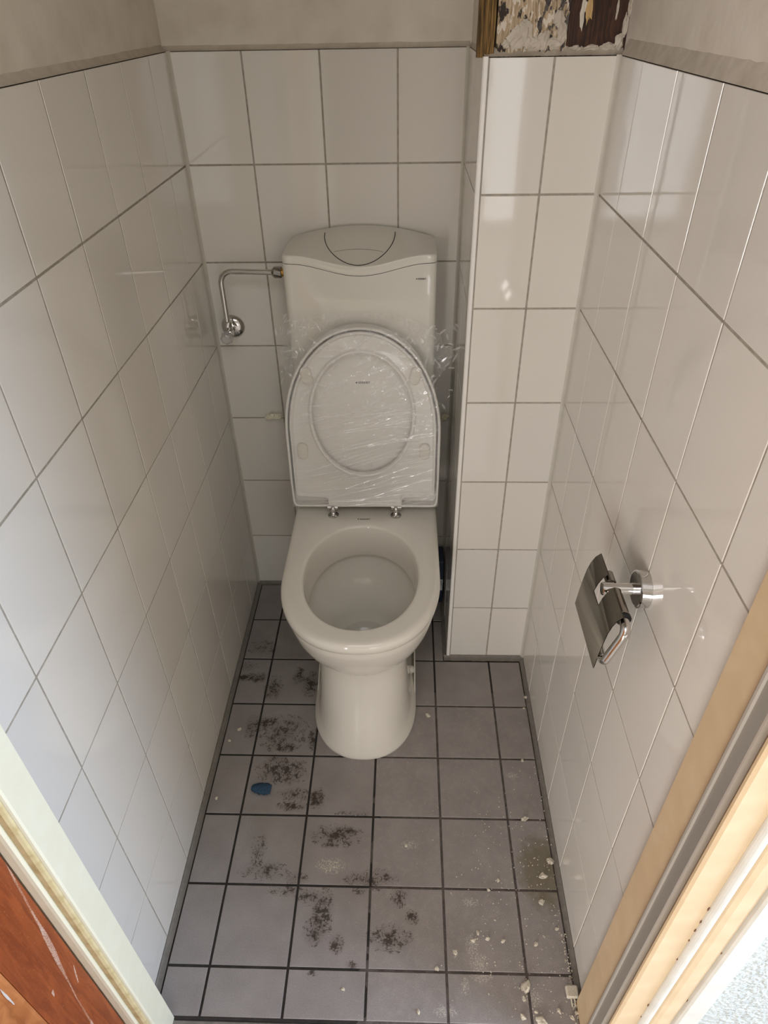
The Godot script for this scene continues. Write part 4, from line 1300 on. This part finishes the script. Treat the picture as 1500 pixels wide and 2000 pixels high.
# ------------------------------------------------------------------ odds and ends
func small_things() -> void:
	# dark blue carton standing behind the toilet
	var t := base("carton", Vector3(0.1275, 0.0, 0.05))
	tag(t, "dark blue carton with a printed label, wedged behind the toilet", "carton")
	put("box", box_mesh(Vector3(-0.036, 0.0005, -0.036), Vector3(0.036, 0.165, 0.034), 0.002), mat(rgb(34, 46, 66), 0.45), t)
	put("box_flap", box_mesh(Vector3(-0.035, 0.1655, -0.035), Vector3(0.035, 0.167, 0.031), 0.0005), mat(rgb(44, 58, 80), 0.45), t)
	var im := Image.create(96, 128, false, Image.FORMAT_RGB8)
	im.fill(rgb(206, 208, 206))
	var x := 6
	while x < 88:
		var w := 1 + rng.randi() % 4
		im.fill_rect(Rect2i(x, 8, w, 66), rgb(40, 42, 46))
		x += w + 2 + rng.randi() % 4
	for i in 4:
		im.fill_rect(Rect2i(8, 84 + i * 10, 40 + rng.randi() % 40, 4), rgb(60, 62, 66))
	put("label", panel_mesh(Vector3(0.006, 0.052, 0.0342), Vector3(0.0350, 0.096, 0.0345), 0.044), tex_mat(im, 0.6), t)

	# plugs left in the joint either side of the seat
	for p in [[-0.300, 0.607, 0.019, "ragged cream plaster scrap on the wall joint, left of the seat"], [0.150, 0.6055, 0.010, "ragged cream plaster scrap on the wall joint, right of the seat"]]:
		var st := new_st()
		lump(st, Vector3.ZERO, Vector3(p[2], 0.0068, 0.009), 500 + int(p[2] * 1000), 0.55, 14)
		var o := put("plaster_scrap", done(st), mat(rgb(240, 233, 208), 0.85))
		o.position = Vector3(p[0], p[1], 0.0095)
		o.rotation.z = 0.12
		tag(o, p[3], "plaster scrap")

	# blue scrap on the floor
	var sb := new_st()
	var rings := []
	for i in 13:
		var f := i / 12.0
		var u := lerpf(-0.0235, 0.023, f)
		var h: float = 0.011 * pow(sin(PI * clampf(f * 0.94 + 0.04, 0.0, 1.0)), 0.35)
		var wd: float = 0.0125 * pow(sin(PI * clampf(f * 0.86 + 0.03, 0.0, 1.0)), 0.4) + 0.003 * f
		var r := PackedVector3Array()
		for k in 14:
			var a := TAU * k / 14.0
			var q := 1.0 + 0.14 * sin(i * 2.3 + k * 3.1)
			r.append(Vector3(u, maxf(0.0003, 0.006 + h * 0.6 * sin(a) * q), wd * cos(a) * q))
		rings.append(r)
	loft(sb, rings, true, 0, true, true)
	var bm := triplanar(mat(Color.WHITE, 0.9), 30.0)
	bm.albedo_texture = noise_tex(141, 0.05, 256, [[0.0, rgb(24, 44, 62)], [0.55, rgb(46, 74, 98)], [1.0, rgb(84, 116, 142)]])
	var bo := put("sponge_scrap", done(sb), bm)
	bo.position = Vector3(-0.286, 0.0, 0.710)
	bo.rotation.y = -0.06
	tag(bo, "small blue spongy scrap lying on the floor tiles left of the toilet", "scrap")

	# plaster chips on the floor: x, z, radius, label
	var chips := [
		[0.344, 0.894, 0.0095, "angular plaster chip on the olive stain by the right wall"],
		[0.362, 0.862, 0.0095, "plaster chip touching the right wall beside the olive stain"],
		[0.322, 0.770, 0.0080, "white plaster chip lying on a floor joint behind the olive stain"],
		[0.331, 0.945, 0.0060, "oblong plaster chip just in front of the olive stain"],
		[0.197, 1.005, 0.0055, "white plaster chip at the back end of the smeared powder trail"],
		[0.187, 1.019, 0.0065, "white plaster chip in the smeared powder trail"],
		[0.216, 1.015, 0.0060, "round plaster chip just right of the smeared powder trail"],
		[0.246, 1.019, 0.0050, "small plaster chip second to the right of the powder trail"],
		[0.309, 1.023, 0.0055, "pointed plaster chip alone in the middle of the right tile column"],
		[0.151, 1.041, 0.0050, "small crumbled plaster chip left of the smeared powder trail"],
		[0.114, 1.069, 0.0060, "plaster chip on the crossing of joints left of the powder trail"],
		[0.279, 1.096, 0.0105, "largest yellowish plaster chip on the joint near the doorway"],
		[0.273, 1.115, 0.0055, "plaster chip just in front of the large yellowish chip"],
		[0.268, 1.143, 0.0075, "plaster chip at the bottom edge left of the right joint"],
		[0.299, 1.148, 0.0100, "large plaster chip at the threshold right of the joint"],
		[0.293, 1.135, 0.0048, "small plaster chip just behind the large threshold chip"],
		[0.335, 1.132, 0.0055, "plaster chip midway between the threshold chip and the right jamb"],
		[0.357, 1.142, 0.0050, "plaster chip at the foot of the right jamb"],
		[0.366, 1.134, 0.0042, "tiny plaster chip nearest the right wall at the jamb"],
		[0.226, 0.924, 0.0045, "small plaster chip lying in the joint two tiles behind the doorway"],
		[0.248, 0.904, 0.0048, "small plaster chip just behind the joint left of the olive stain"],
		[0.111, 0.497, 0.0070, "curved plaster flake on the floor close to the toilet foot's right"],
		[0.370, 0.436, 0.0058, "thin plaster flake against the right wall near the pipe casing"],
		[0.361, 0.470, 0.0040, "tiny plaster chip on the joint at the right wall near the casing"],
		[0.337, 0.622, 0.0045, "tiny plaster chip on the joint halfway along the right wall"],
		[-0.371, 0.547, 0.0060, "slender plaster flake beside the left wall near the toilet"],
		[-0.390, 0.580, 0.0048, "slender plaster flake closest to the left wall"],
		[-0.388, 0.733, 0.0045, "tiny white flake on the left tile column level with the blue scrap"],
		[-0.063, 1.107, 0.0045, "lone plaster chip on the front middle floor tile"],
		[0.078, 1.140, 0.0050, "plaster chip on the front tile right of the middle joint"],
		[0.055, 0.835, 0.0045, "small plaster chip on the clean tile in front of the toilet"],
		[0.355, 0.995, 0.0045, "small plaster chip near the right wall in front of the olive stain"],
	]
	var k := 0
	for c in chips:
		var st := new_st()
		var r: float = c[2] * 0.88
		var hh := r * rng.randf_range(0.35, 0.55)
		lump(st, Vector3(0, hh * 0.8, 0), Vector3(r * rng.randf_range(0.85, 1.1), hh, r * rng.randf_range(0.6, 0.9)), 600 + k, 0.45, 9)
		var o := put("plaster_chip", done(st), M.crumb)
		o.position = Vector3(c[0], 0.0, c[1])
		o.rotation.y = rng.randf_range(0, TAU)
		tag(o, c[3], "plaster chip", "plaster chips on the floor")
		k += 1
	# squarish wall plug with two wires by the right jamb
	var pl := base("wall_plug", Vector3(0.363, 0.0, 1.104))
	tag(pl, "square cream block with two prongs on the floor by the right jamb", "plug")
	put("block", box_mesh(Vector3(-0.011, 0.0004, -0.011), Vector3(0.011, 0.011, 0.009), 0.002), M.crumb, pl)
	for dx in [-0.003, 0.003]:
		var st := new_st()
		tube(st, [Vector3(dx, 0.005, 0.009), Vector3(dx, 0.004, 0.016), Vector3(dx * 0.8, 0.002, 0.021)], 0.0013, 8)
		put("prong", done(st), M.crumb, pl)

	# crumbs too small and too many to tell apart
	var bits := new_st()
	lump(bits, Vector3(0, 0.6, 0), Vector3(1.0, 0.7, 0.8), 7, 0.4, 6)
	var mm := MultiMesh.new()
	mm.transform_format = MultiMesh.TRANSFORM_3D
	mm.mesh = done(bits)
	var spots := []
	for i in 420:
		var cx := rng.randf()
		var px := lerpf(0.10, 0.372, pow(cx, 0.6))
		var pz := lerpf(0.60, 1.155, pow(rng.randf(), 0.55))
		if px < 0.2 and rng.randf() < 0.6: continue
		spots.append([px, pz, rng.randf_range(0.0005, 0.0016)])
	for i in 70: spots.append([0.367 + rng.randf_range(-0.006, 0.004), rng.randf_range(1.0, 1.15), rng.randf_range(0.0006, 0.002)])
	for i in 50: spots.append([-0.107 + rng.randfn(0, 0.012), 0.883 + rng.randfn(0, 0.006), rng.randf_range(0.0007, 0.0016)])
	for i in 60: spots.append([rng.randf_range(-0.1, 0.3), rng.randf_range(0.5, 1.15), rng.randf_range(0.0004, 0.0010)])
	mm.instance_count = spots.size()
	for i in spots.size():
		var s: float = spots[i][2]
		mm.set_instance_transform(i, Transform3D(Basis(Vector3.UP, rng.randf_range(0, TAU)).scaled(Vector3(s, s, s)), Vector3(spots[i][0], 0.0, spots[i][1])))
	var mi := MultiMeshInstance3D.new()
	mi.name = "plaster_crumbs"
	mi.multimesh = mm
	mi.material_override = M.crumb
	add_child(mi)
	tag(mi, "fine white plaster crumbs strewn over the right floor tiles", "plaster crumbs", "", "stuff")
